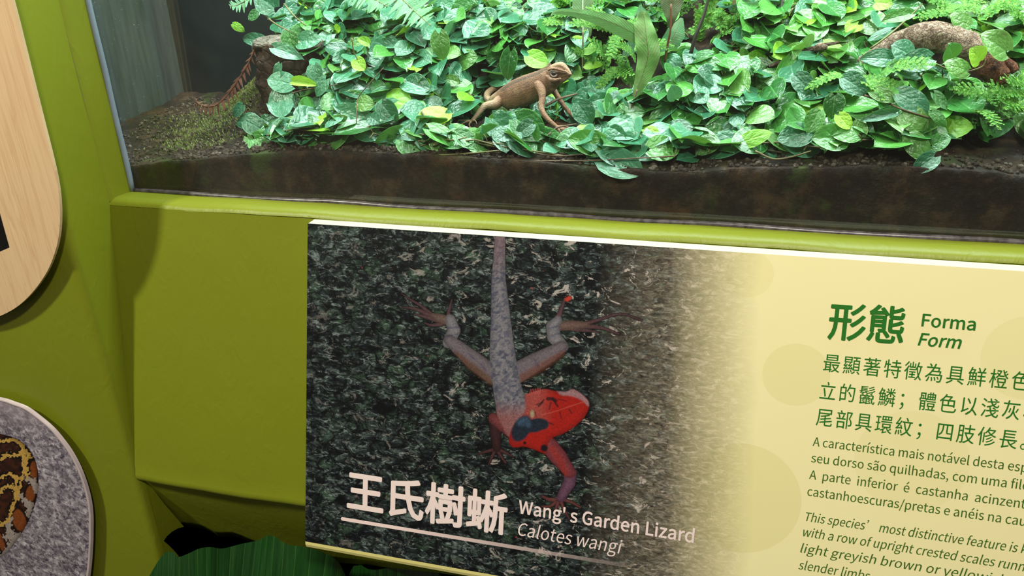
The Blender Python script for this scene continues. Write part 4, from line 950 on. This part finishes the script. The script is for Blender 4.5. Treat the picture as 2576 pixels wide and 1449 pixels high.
def liz_print(px, py):
    N = len(px); C = np.zeros((N, 3)); A = np.zeros(N)
    def lay(d, col_, soft=1.4, amt=1.0):
        nonlocal C, A
        w = (1-sm(-soft, soft, d))*amt; C = C*(1-w[:, None])+w[:, None]*np.asarray(col_); A = np.maximum(A, w)
    grey = L3(130, 127, 136); lil = L3(116, 106, 116); n_ = vnoise(px, py, .16, 3); nf = vnoise(px, py, .5, 8); nb = vnoise(px, py, .06, 2)
    def skin(cc, sp_amt=.75):
        base = np.asarray(cc)*(.72+.5*nf[:, None]); return base
    def shade(d, r):      # printed roundness of the photographed animal
        return np.clip(.55+.6*np.clip(-d/r, 0, 1), 0, 1.15)[:, None]
    brown = L3(116, 92, 86)
    # hind legs (toes, feet, shins, thighs)
    for ch, rr in [([(1090, 795), (1060, 770), (1035, 755), (1009, 738)], [6, 4, 3, 1.5]), ([(1090, 798), (1060, 783), (1035, 775), (1012, 774)], [7, 5, 3.5, 2]), ([(1100, 805), (1070, 797), (1042, 790)], [7, 5, 2]), ([(1110, 815), (1085, 818), (1068, 812)], [6, 4, 2]), ([(1126, 806), (1130, 780), (1137, 753)], [7, 4.5, 2]),
                   ([(1470, 815), (1510, 803), (1555, 790), (1585, 795), (1614, 806)], [6, 4.5, 3.5, 3, 3]), ([(1465, 820), (1510, 824), (1535, 832), (1556, 840)], [7, 5, 4, 3]), ([(1440, 828), (1480, 832), (1512, 836)], [6, 4, 2]), ([(1402, 806), (1412, 778), (1421, 752)], [9, 5.5, 3.5])]:
        d = tap(px, py, smp(ch), np.interp(np.linspace(0, len(rr)-1, (len(ch)-1)*5+1), range(len(rr)), rr)); lay(d, skin(L3(92, 66, 70))*shade(d, 5))
    d = tap(px, py, [(1432, 750), (1427, 753)], [6, 6]); lay(d, L3(205, 66, 50), 3)
    for ch, rr, cc in [([(1134, 810), (1110, 801), (1090, 794)], [13, 12, 7], brown), ([(1128, 862), (1142, 832), (1133, 803)], [15, 17, 13], grey), ([(1240, 942), (1190, 905), (1150, 872), (1130, 855)], [24, 23, 18, 14], lil),
                       ([(1405, 820), (1440, 818), (1475, 817)], [13, 13, 8], brown), ([(1416, 872), (1394, 848), (1390, 822), (1403, 806)], [15, 18, 17, 12], grey), ([(1300, 938), (1345, 912), (1385, 890), (1414, 872)], [27, 24, 20, 15], lil)]:
        d = tap(px, py, ch, rr); lay(d, skin(cc)*shade(d, 12), 2)
    # warm undersides of the thighs
    lay(tap(px, py, [(1235, 960), (1180, 918), (1148, 888)], [10, 10, 5]), skin(L3(112, 78, 58))*.9, 6, .8)
    lay(tap(px, py, [(1315, 950), (1360, 925), (1415, 890)], [11, 12, 8]), skin(L3(124, 76, 62)), 6, .7)
    # left fore leg (dark) with fingers
    for ch, rr in [([(1245, 1130), (1222, 1136), (1203, 1142)], [5, 4, 2]), ([(1246, 1132), (1236, 1152), (1229, 1170)], [5, 4, 2]), ([(1250, 1132), (1262, 1150), (1272, 1164)], [5, 4, 3]), ([(1254, 1130), (1275, 1140), (1292, 1150)], [5, 4, 2])]:
        d = tap(px, py, ch, rr); lay(d, skin(L3(84, 50, 52))*shade(d, 4))
    d = tap(px, py, [(1240, 1050), (1246, 1085), (1250, 1128)], [11, 15, 10]); lay(d, skin(L3(60, 34, 36))*shade(d, 11), 2)
    d = tap(px, py, [(1242, 1052), (1262, 1066), (1290, 1090)], [14, 16, 16]); lay(d, skin(L3(126, 62, 66))*shade(d, 13), 2)
    # right fore leg and fingers
    for ch, rr in [([(1400, 1258), (1380, 1256), (1364, 1248)], [6, 5, 3]), ([(1400, 1262), (1384, 1274), (1364, 1274)], [5, 4, 3]), ([(1404, 1264), (1398, 1280), (1396, 1294)], [5, 4, 2.5]), ([(1412, 1262), (1420, 1285), (1432, 1304)], [5, 4, 2.5]), ([(1416, 1256), (1440, 1264), (1460, 1276)], [5, 4, 3])]:
        d = tap(px, py, ch, rr); lay(d, skin(L3(110, 62, 62))*shade(d, 4))
    d = tap(px, py, [(1436, 1190), (1432, 1215), (1412, 1250)], [15, 16, 12]); lay(d, skin(L3(112, 76, 100))*shade(d, 13), 2)
    d = tap(px, py, [(1380, 1120), (1405, 1150), (1434, 1188)], [22, 22, 15]); lay(d, skin(L3(138, 62, 70))*shade(d, 17), 2)
    lay(tap(px, py, [(1390, 1130), (1412, 1165), (1422, 1190)], [8, 8, 6]), skin(L3(165, 52, 46)), 6, .8)
    # tail and trunk
    pts = [(1259, 585), (1256, 650), (1254, 705), (1258, 770), (1261, 830), (1264, 890), (1269, 940), (1278, 985), (1290, 1030), (1300, 1070)]
    rad = [13, 15.5, 18.5, 23, 27.5, 33, 34, 37, 42, 34]
    d = tap(px, py, pts, rad); body = skin(grey)*1.05*np.clip(.66+.5*np.clip(-d/20, 0, 1), 0, 1.1)[:, None]
    spots = sm(.64, .72, vnoise(px, py, .14, 11)); body = body*(1-.45*spots[:, None])+.45*spots[:, None]*L3(52, 56, 92)
    sp2 = sm(.62, .70, vnoise(px+py*.5, py, .17, 13)); body = body*(1-.5*sp2[:, None])+.5*sp2[:, None]*L3(60, 70, 100)
    warm = (sm(640, 580, py)*.0+.5*(1-sm(600, 720, py))); body = body*(1-warm[:, None])+warm[:, None]*L3(140, 104, 112)*(.8+.4*nf[:, None])
    pinkw = sm(1000, 1060, py)*.8; body = body*(1-pinkw[:, None])+pinkw[:, None]*L3(158, 92, 90)*(.75+.5*nf[:, None])
    lay(d, body, 2)
    lay(np.abs(seg(px, py, [(1268, 880), (1278, 925), (1298, 960), (1322, 990), (1330, 1010)])), L3(66, 58, 84), 2.4, .75)
    # blotched bands on shins
    for a, b in [((1118, 848), (1150, 840)), ((1126, 826), (1158, 822)), ((1386, 845), (1410, 838)), ((1382, 826), (1404, 820)), ((1180, 890), (1195, 905)), ((1210, 915), (1222, 932)), ((1345, 905), (1352, 920))]:
        lay(seg(px, py, [a, b])-2, L3(50, 50, 92), 3, .55*1.0)
    # throat and head
    head = smp([(1320, 992), (1345, 984), (1372, 978), (1400, 984), (1424, 986), (1440, 979), (1462, 990), (1480, 1008), (1482, 1026), (1470, 1050), (1445, 1074), (1415, 1092), (1386, 1104), (1376, 1128), (1372, 1142), (1345, 1132), (1318, 1124), (1292, 1126), (1280, 1112), (1284, 1088), (1296, 1068), (1310, 1050), (1322, 1030), (1320, 992)], 4)
    d = polyd(px, py, head); r_ = L3(176, 32, 24); c_ = r_*(.78+.35*nf[:, None])*np.clip(.7+.5*np.clip(-d/18, 0, 1), 0, 1.1)[:, None]
    pk = (1-sm(1345, 1400, px))*.75*(1-sm(1050, 1090, py)); c_ = c_*(1-pk[:, None])+pk[:, None]*L3(176, 92, 86)*(.7+.5*nf[:, None])
    lay(d, c_, 2)
    lay(polyd(px, py, smp([(1400, 983), (1424, 984), (1442, 978), (1466, 992), (1481, 1010), (1480, 1022), (1462, 1006), (1436, 996), (1412, 994), (1400, 983)], 4)), skin(L3(168, 132, 140)), 3, .9)
    lay(seg(px, py, [(1362, 1044), (1400, 1034), (1440, 1020), (1478, 1008)])-.4, L3(224, 120, 104), 2, .7)
    for ln, w in [([(1378, 1003), (1390, 1003), (1398, 1008)], 4.5), ([(1390, 1003), (1403, 1022)], 2.5), ([(1368, 1006), (1355, 1022)], 2), ([(1404, 1004), (1424, 1008)], 1.2), ([(1432, 1030), (1438, 1040)], 1.4), ([(1408, 1036), (1412, 1052)], 1.2), ([(1386, 1012), (1382, 1030)], 1.5), ([(1376, 1062), (1392, 1068)], 1.4), ([(1350, 1018), (1366, 1012)], 1.5)]:
        lay(seg(px, py, ln)-w, L3(36, 20, 26), 2, .85)
    lay(np.hypot((px-1339)/1.0, (py-1041)/1.9)-5, L3(176, 160, 130), 2); lay(seg(px, py, [(1346, 1036), (1349, 1048)])-1, L3(30, 18, 18), 2, .8)
    # dark throat patch
    fur = .55+.9*vnoise(px+py, py-px, .35, 4)
    for (cx_, cy_, a_, b_, an) in [(1347, 1070, 31, 17, -.25), (1312, 1078, 22, 36, .5), (1368, 1068, 12, 12, 0)]:
        ca_, sa_ = math.cos(an), math.sin(an); ux = (px-cx_)*ca_+(py-cy_)*sa_; uy = -(px-cx_)*sa_+(py-cy_)*ca_
        lay((np.hypot(ux/a_, uy/b_)-1)*16, L3(34, 44, 60)*fur[:, None], 2.5)
    lay(tap(px, py, [(1310, 1062), (1322, 1060), (1330, 1068)], [9, 10, 6]), L3(72, 100, 130)*fur[:, None], 6, .7)
    lay(np.hypot(px-1369, py-1127)-9, L3(28, 20, 26), 3); lay(np.hypot(px-1320, py-1114)-4, L3(28, 18, 24), 2)
    for q in range(7):     # neck crest
        x0 = 1332+q*4.2; lay(seg(px, py, [(x0, 993-q*.6), (x0+3, 980-q*.7)])-1.1, L3(206, 92, 90), 1.2)
    return C, A
tsign = lambda X, Y: (np.array(P0)+X[:, None]*np.array(EX)+Y[:, None]*np.array(EY))
xa, ya = sp(1000, 590)[0], -.0004; xb_, yb_ = sp(1635, 1000)[0], sp(1300, 1312)[1]
me = print_mesh('lizard_print', xa, xb_, yb_, -.0004, .00052, liz_print, .00012, sign, .02, tsign, None)
g = G('lizard_ink', .38, .35); vcn = g.n('ShaderNodeVertexColor', layer_name='Col'); o_ = g.obj()
c = g.mix(g.math('MULTIPLY', g.vor(o_, 650), .35), vcn.outputs[0], (.01, .01, .012, 1)); g.color(c)
tr = g.n('ShaderNodeBsdfTransparent').outputs[0]
g.t.links.new(g.n('ShaderNodeMixShader', {0: vcn.outputs[1], 1: tr, 2: g.b.outputs[0]}).outputs[0], g.out.inputs[0])
link('lizard_print', me, g.m, sign, smooth=False)['label'] = 'printed grey lizard with red head, head down on bark'

# --- lettering
fnt = None
try:
    fp = os.path.join(bpy.utils.system_resource('DATAFILES'), 'fonts', 'Noto Sans CJK Regular.woff2')
    if os.path.exists(fp): fnt = bpy.data.fonts.load(fp)
except Exception as e: print('font fallback', e)
def ink(name, c):
    g = G(name, .4, .3); g.color(g.mix(g.math('MULTIPLY', g.noise(g.obj(), 200, 2), .3), c, tuple(x*.8 for x in c[:3])+(1,))); return g.m
WHT = ink('pale_ink', srgb(236, 216, 214)); GRN = ink('green_ink', srgb(40, 112, 36)); GR2 = ink('body_green_ink', srgb(64, 104, 34))
c = bpy.data.curves.new('em', 'FONT'); c.body = '國'; c.size = 1
if fnt: c.font = fnt
o = bpy.data.objects.new('em', c); col.objects.link(o); bpy.context.view_layer.update(); EMH = o.dimensions.y; bpy.data.objects.remove(o); print('EMH', EMH)
def text(s, left, right, size_px, mat, bold=0, shear=0, name='lettering', ls=1.0, basefix=0):
    """left/right: photograph positions of the two ends of the baseline"""
    c = bpy.data.curves.new(name, 'FONT'); c.body = s; c.size = 1; c.shear = shear; c.space_character = ls; c.resolution_u = 3; c.fill_mode = 'FRONT'
    if fnt: c.font = fnt
    c.materials.append(mat); o = bpy.data.objects.new(name, c); col.objects.link(o)
    a = Vector(sp(*left)).to_3d(); b = Vector(sp(*right)).to_3d()
    bpy.context.view_layer.update()
    bb = [Vector(q) for q in o.bound_box]; x0 = min(q.x for q in bb); x1 = max(q.x for q in bb)
    w = (b-a).length; sx = w/(x1-x0); ang = math.atan2(b.y-a.y, b.x-a.x)
    sy = size_px*.92/EMH*abs(sp(left[0], left[1])[1]-sp(left[0], left[1]+1)[1])
    me = bpy.data.meshes.new_from_object(o.evaluated_get(bpy.context.evaluated_depsgraph_get()))
    bold *= EMH
    if bold > 0:      # heavier weight: the glyph outlines repeated around a small circle
        v0 = [v.co.copy() for v in me.vertices]; f0 = [tuple(p.vertices) for p in me.polygons]; vv = []; ff = []
        for k in range(9):
            dx, dy = (0, 0) if k == 8 else (bold*math.cos(k*math.pi/4), bold*math.sin(k*math.pi/4)); b_ = len(vv)
            vv += [(q.x+dx, q.y+dy, k*.00002) for q in v0]; ff += [tuple(i+b_ for i in q) for q in f0]
        me = bpy.data.meshes.new(name); me.from_pydata(vv, [], ff); me.update(); me.materials.append(mat)
    bpy.data.objects.remove(o)
    o = bpy.data.objects.new(name, me); col.objects.link(o); o.parent = sign
    o.matrix_local = Matrix.Translation((a.x, a.y, .0003)) @ Matrix.Rotation(ang, 4, 'Z') @ Matrix.Diagonal((sx, sy, 1, 1)) @ Matrix.Translation((-x0, 0, 0))
    return o
text('王氏樹蜥', (875, 1271), (1272, 1336), 100, WHT, .027)
text("Wang' s Garden Lizard", (1305, 1290), (1744, 1365), 41, WHT, .022)
text('Calotes wangi', (1303, 1346), (1563, 1393), 42, WHT, 0, .18)
text('形態', (2083, 844), (2270, 858), 95, GRN, .020)
text('Forma', (2318, 820), (2452, 831), 40, GRN, .018)
text('Form', (2309, 868), (2416, 877), 40, GRN, .018, .18)
text('最顯著特徵為具鮮橙色', (2070, 930), (2588, 980), 47, GRN, 0, ls=1.08)
text('立的鬣鱗；體色以淺灰棕', (2061, 1000), (2618, 1059), 47, GRN, 0, ls=1.08)
text('尾部具環紋；四肢修長。', (2052, 1066), (2580, 1129), 47, GRN, 0, ls=1.08)
text('A característica mais notável desta esp', (2044, 1121), (2583, 1188), 29, GR2)
text('seu dorso são quilhadas, com uma file', (2040, 1162), (2586, 1233), 29, GR2)
text('A  parte  inferior  é  castanha  acinzent', (2035, 1204), (2578, 1279), 29, GR2)
text('castanhoescuras/pretas e anéis na cau', (2030, 1246), (2578, 1323), 29, GR2)
text('This species’ most distinctive feature is k', (2025, 1310), (2583, 1393), 29, GR2, 0, .18)
text('with a row of upright crested scales runn', (2019, 1348), (2576, 1437), 29, GR2, 0, .18)
text('light greyish brown or yellowish bro', (2013, 1389), (2600, 1482), 29, GR2, 0, .18)
text('slender limbs.', (2008, 1431), (2192, 1461), 29, GR2, 0, .18)
# rounded rule under the title, thinning out to the right
g = G('fading_rule', .4, .3); uvx = g.n('ShaderNodeSeparateXYZ', {0: g.obj()}).outputs[0]; g.color(srgb(232, 208, 206))
a_ = Vector(sp(862, 1305)); b_ = Vector(sp(1572, 1422)); al = g.ramp(g.math('DIVIDE', g.math('SUBTRACT', uvx, a_.x), b_.x-a_.x), [(.2, 1), (.55, .65), (1, .08)])
g.t.links.new(g.n('ShaderNodeMixShader', {0: al, 1: g.n('ShaderNodeBsdfTransparent').outputs[0], 2: g.b.outputs[0]}).outputs[0], g.out.inputs[0])
d_ = (b_-a_).normalized(); n_ = Vector((-d_.y, d_.x)); hw = .0019; v = []
for k in range(9):
    t = math.pi/2+math.pi*k/8; v.append(a_+d_*math.cos(t)*hw+n_*math.sin(t)*hw)
v += [b_-n_*hw, b_+n_*hw]
mk('rule', [(q.x, q.y, .0003) for q in v], [tuple(range(len(v)))], g.m, sign, smooth=False)

# ---------------------------------------------------------------- round snake plaque on the wall
YD = Y0-.020
rim = [(0, 1004), (32, 1014), (65, 1027), (97, 1050), (129, 1077), (155, 1107), (178, 1139), (196, 1172), (210, 1206), (220, 1238), (227, 1271), (230, 1304), (230, 1336), (229, 1380), (223, 1449)]
ccx, ccz = -1.36*U, -1.03*U+ZC
out_ = [(p.x-ccx, p.z-ccz) for p in (at(a, b, YD) for a, b in rim)]
out_ += [(x*U-ccx, z*U+ZC-ccz) for x, z in [(-1.225, -1.255), (-1.30, -1.325), (-1.40, -1.345), (-1.50, -1.31), (-1.575, -1.22), (-1.605, -1.10), (-1.595, -.96), (-1.55, -.85), (-1.48, -.775), (-1.40, -.735), (-1.32, -.722)]]
cl_ = [Vector((a, b, 0)) for a, b in out_]; n_o = len(cl_); n = n_o*6; OUTL = []      # closed smooth pebble outline
for i in range(n_o):
    p0, p1, p2_, p3 = cl_[i-1], cl_[i], cl_[(i+1) % n_o], cl_[(i+2) % n_o]
    for j in range(6):
        t = j/6; OUTL.append(.5*((2*p1)+(p2_-p0)*t+(2*p0-5*p1+4*p2_-p3)*t*t+(3*p1-p0-3*p2_+p3)*t**3))
def inset(d):
    r = []
    for i, p in enumerate(OUTL):
        t = (OUTL[(i+2) % n]-OUTL[i-2]).normalized(); r.append(p+Vector((t.y, -t.x, 0))*d)     # outline runs clockwise: inward is to the right
    return r
CR = .21*U*1.55
dk = bpy.data.objects.new('snake_plaque', None); col.objects.link(dk); dk.location = (ccx, YD*U, ccz)
tag(dk, 'rounded photo plaque of a patterned snake on rock, pale rim', 'sign'); dk.rotation_euler = (math.pi/2, 0, 0)   # local x right, y up, z towards the visitor
v = []; f = []
rings = [(.0034, 0.0), (.0031, .0006), (.0006, .0006), (0, 0.0), (0, -.0035)]
for r, z in rings:
    for q in inset(r): v.append((q.x, q.y, z))
for i in range(len(rings)-1):
    for k in range(n): f.append((i*n+k, (i+1)*n+k, (i+1)*n+(k+1) % n, i*n+(k+1) % n))
f.append(tuple((len(rings)-1)*n+k for k in range(n)))
mk('rim', v, f, plain('pale_rim', srgb(196, 180, 184), .4), dk)['label'] = 'pale grey-pink rim'
v_, f_ = tubedata([Vector((0, 0, -.0036)), Vector((0, 0, -.020*U))], .045, 24); mk('mount', v_, f_, DARK, dk, smooth=False)
g = G('rock_print', .4, .35); o_ = g.obj(); n1 = g.noise(g.vadd(o_, g.ncol(o_, 120), .006), 150, 4, .75, .5); n2 = g.noise(o_, 60, 4, .6); n3 = g.noise(o_, 30, 3)
c = g.ramp(n1, [(.33, srgb(50, 44, 56)), (.45, srgb(118, 108, 122)), (.55, srgb(172, 162, 174)), (.68, srgb(226, 218, 224))])
c = g.mix(g.ramp(n2, [(.4, .45), (.62, 0)]), c, srgb(86, 78, 92))
blur = g.ramp(g.math('DIVIDE', g.n('ShaderNodeSeparateXYZ', {0: o_}).outputs[1], CR), [(.70, 0), (.97, .85)]); c = g.mix(blur, c, g.ramp(n3, [(.3, srgb(132, 116, 128)), (.7, srgb(168, 154, 164))]))
g.color(c)
v = [(0, 0, .0001)]+[(q.x, q.y, .0001) for q in inset(.0032)]
mk('photo_face', v, [(0, 1+k, 1+(k+1) % n) for k in range(n)], g.m, dk, smooth=False)['label'] = 'rock photograph'
def zz(l): return [(a/3.09, 980+b/3.09) for a, b in l]
def snake(px, py):
    N = len(px); C = np.zeros((N, 3)); nf = vnoise(px, py, .45, 8); nb = vnoise(px, py, .12, 3)
    out = smp([(-320, 1230), (-200, 1120), (-60, 1080), (0, 1091), (40, 1103), (72, 1128), (91, 1165), (97, 1205), (92, 1255), (72, 1310), (40, 1362), (0, 1402), (-120, 1460), (-260, 1420), (-320, 1230)], 5)
    d = polyd(px, py, out); A = 1-sm(-1.2, 1.2, d)
    C[:] = L3(52, 26, 20)
    def lay(w, cc):
        nonlocal C
        C = C*(1-w[:, None])+w[:, None]*np.asarray(cc)
    lay(sm(.35, .75, nb)*.6, L3(92, 46, 28))
    jx = px+5*(vnoise(px, py, .25, 21)-.5)*2; jy = py+5*(vnoise(px, py, .25, 22)-.5)*2
    YL = [zz(l) for l in [[(-700, 620), (-400, 440), (-200, 420), (0, 400), (80, 385), (150, 410), (185, 450), (215, 490), (240, 520)], [(-600, 820), (-300, 560), (-100, 600), (0, 545), (60, 500), (130, 515), (185, 470)],
          [(185, 470), (185, 560), (190, 640), (170, 690), (125, 690), (90, 655), (40, 665), (0, 690), (-200, 760), (-420, 700)], [(215, 490), (205, 600), (215, 690)],
          [(125, 690), (125, 760), (145, 810), (115, 880), (90, 930), (75, 1000), (40, 1040), (0, 1045), (-250, 1100)], [(-250, 960), (-60, 860), (0, 800), (40, 755), (90, 745), (115, 790), (125, 830)], [(170, 690), (160, 760), (145, 810)]]]
    dy = np.min([seg(jx, jy, l) for l in YL], axis=0)
    GL = [zz(l) for l in [[(215, 690), (265, 715), (285, 790)], [(160, 830), (200, 870), (240, 905), (222, 970)], [(75, 1010), (65, 1080), (100, 1130), (50, 1150)], [(150, 1130), (90, 1190), (40, 1270), (0, 1310), (-200, 1330)]]]
    dg = np.min([seg(jx, jy, l) for l in GL], axis=0)
    for (a, b, rx, ry, an) in [(262, 640, 34, 95, 0), (238, 810, 42, 75, .1), (150, 1015, 58, 105, -.35), (10, 1185, 26, 90, -.3)]:
        cx_, cy_ = zz([(a, b)])[0]; ca_, sa_ = math.cos(an), math.sin(an); ux = ((px-cx_)*ca_+(py-cy_)*sa_)*3.09/rx; uy = (-(px-cx_)*sa_+(py-cy_)*ca_)*3.09/ry
        q = np.hypot(ux, uy); lay(1-sm(1.0, 1.45, q), L3(20, 12, 12)); lay(1-sm(.75, 1.0, q), L3(150, 78, 34)*(.75+.5*nf[:, None]))
    bl = np.minimum(dy, dg); lay((1-sm(7, 11, bl))*.95, L3(16, 10, 12))
    lay(1-sm(6.5, 8.5, dg), L3(186, 170, 166)*(.8+.4*nf[:, None]))
    lay(1-sm(3.4, 4.8, dy), L3(226, 180, 92)*(.8+.35*nf[:, None]))
    e = np.clip(.45+.55*np.clip(-d/12, 0, 1), 0, 1); C *= e[:, None]
    return C, A
tdisc = lambda X, Y: np.stack([ccx+X, np.full(X.shape, YD*U), ccz+Y], 1)
dx1 = (at(105, 1200, YD).x-ccx); dz0 = at(0, 1470, YD).z-ccz; dz1 = at(0, 1080, YD).z-ccz
me = print_mesh('snake_print', -.105, dx1, dz0, dz1, .0005, snake, .0002, None, .02, tdisc, None)
g = G('snake_ink', .38, .35); vcn = g.n('ShaderNodeVertexColor', layer_name='Col'); o_ = g.obj()
c = g.mix(g.math('MULTIPLY', g.vor(o_, 700), .3), vcn.outputs[0], (.01, .008, .006, 1)); g.color(c)
g.t.links.new(g.n('ShaderNodeMixShader', {0: vcn.outputs[1], 1: g.n('ShaderNodeBsdfTransparent').outputs[0], 2: g.b.outputs[0]}).outputs[0], g.out.inputs[0])
link('snake_print', me, g.m, dk, smooth=False)['label'] = 'printed snake coil, brown blotches in a yellow net'

# ---------------------------------------------------------------- pale wooden plaque with rounded corner
YW = Y0-.022
edge = [(-60, -330), (30, 0), (58, 110), (86, 222), (112, 325), (131, 400), (143, 455), (149, 500), (151, 545), (148, 590), (140, 628), (124, 672), (100, 712), (70, 748), (38, 775), (0, 795), (-40, 808), (-80, 814)]
ep = smp(edge, 4); fp_ = [at(a, b, YW) for a, b in ep]; lx = at(-420, 300, YW).x
front = fp_+[Vector((lx, YW*U, fp_[-1].z)), Vector((lx, YW*U, fp_[0].z))]
c0 = at(60, 400, YW); wp = empty('wooden_plaque', c0, 'large pale wooden plaque with rounded corner and black mark', 'sign')
g = G('pale_wood', .45, .35); o_ = g.obj()
gr = g.noise(g.map(o_, (55, 1, 2.0)), 2.2, 4, .6, .5); fine = g.noise(g.map(o_, (700, 1, 60)), 1, 2)
c = g.ramp(gr, [(.35, srgb(206, 172, 134)), (.52, srgb(214, 182, 143)), (.60, srgb(203, 166, 128)), (.63, srgb(214, 182, 143)), (.8, srgb(220, 190, 150))])
c = g.mix(g.ramp(fine, [(.66, 0), (.75, .3)]), c, srgb(160, 122, 88)); g.color(c); WOOD = g.m
n = len(front); th = .0030
mk('board', front+[p+Vector((0, th, 0)) for p in front], [tuple(range(n))]+[(i, i+n, (i+1) % n+n, (i+1) % n) for i in range(n)], WOOD, smooth=False)
o = bpy.data.objects['board'] if False else [q for q in col.objects if q.name.startswith('board') and q.parent is None][-1]; child_of(o, wp)
mb = MB(); mb.add(boxdata(at(-260, 200, YW)+Vector((0, th, 0)), Vector((at(-60, 400, YW).x, Y0*U, at(-60, 500, YW).z)))); child_of(mb.build('mount', DARK, smooth=False), wp)
mk_ = [at(a, b, YW-.0006) for a, b in [(-60, 325), (23, 622), (0, 632), (-60, 655)]]
o = mk('black_mark', mk_, [(0, 1, 2, 3)], plain('black_print', (.004, .004, .004, 1), .3), smooth=False); child_of(o, wp)

# ---------------------------------------------------------------- broad leaf below the desk
g = G('broad_leaf', .24, .6); uv = g.n('ShaderNodeUVMap').outputs[0]; s2 = g.n('ShaderNodeSeparateXYZ', {0: uv}); o_ = g.obj()
st = g.math('ABSOLUTE', g.math('SINE', g.math('MULTIPLY', s2.outputs[0], 24*math.pi))); nn = g.noise(g.map(uv, (60, 3, 1)), 1, 4)
c = g.ramp(nn, [(.3, (.006, .040, .006, 1)), (.55, (.010, .058, .010, 1)), (.8, (.026, .10, .018, 1))]); vn = g.ramp(st, [(0, .55), (.10, 0)])
c = g.mix(vn, c, (.08, .20, .04, 1)); g.color(c); g.bump(g.math('ADD', st, g.math('MULTIPLY', g.noise(g.map(uv, (160, 2, 1)), 1, 2), .8)), .35, .002); BROAD = g.m
def broad(lab, top, y_top, base, y_base, root_name='broad_leaf_plant'):
    T = smp(top, 5); n = len(T); m_ = 26; v = []; f = []; uvv = []
    B = at(*base, y_base)
    for i, (a, b) in enumerate(T):
        s = i/(n-1)*2-1; E = at(a, b, y_top+.04*(s+1))
        for j in range(m_+1):
            t = j/m_; q = B.lerp(E, t**.8); bow = math.sin(math.pi*min(1, t)**1.0)*.05*U
            wv = .004*math.sin(s*5)*t*t
            v.append(q+Vector((s*bow*1.1, -bow*.8*(1-.3*s*s)+wv+.010*math.sin(s*7.5)*t*t, 0))); uvv.append((i/(n-1), t))
    for i in range(n-1):
        for j in range(m_):
            a = i*(m_+1)+j; f.append((a, a+m_+1, a+m_+2, a+1))
    root = empty(root_name, B, lab, 'plant'); o = mk('blade', v, f, BROAD); l = o.data.uv_layers.new(name='UVMap')
    for lp in o.data.loops: l.data[lp.index].uv = uvv[lp.vertex_index]
    child_of(o, root)
    v, f = tubedata([B, B+Vector((.01, .03, -.15)), B+Vector((.02, .05, -.4))], [.004, .005, .006], 8); child_of(mk('petiole', v, f, STEM), root)
broad('broad dark green leaf with wavy edge below the desk, left of the panel', [(352, 1520), (366, 1470), (378, 1440), (390, 1418), (404, 1404), (430, 1397), (452, 1397), (488, 1377), (518, 1360), (542, 1359), (566, 1373), (597, 1376), (624, 1379), (640, 1377), (662, 1362), (690, 1355), (728, 1362), (770, 1360), (815, 1372), (850, 1400), (868, 1450), (870, 1520)], .872, (640, 1880), .88)
broad('second broad leaf in deep shade under the information panel', [(860, 1500), (880, 1440), (930, 1415), (1000, 1420), (1080, 1440), (1160, 1470), (1230, 1520)], 1.0, (1050, 1900), .98)
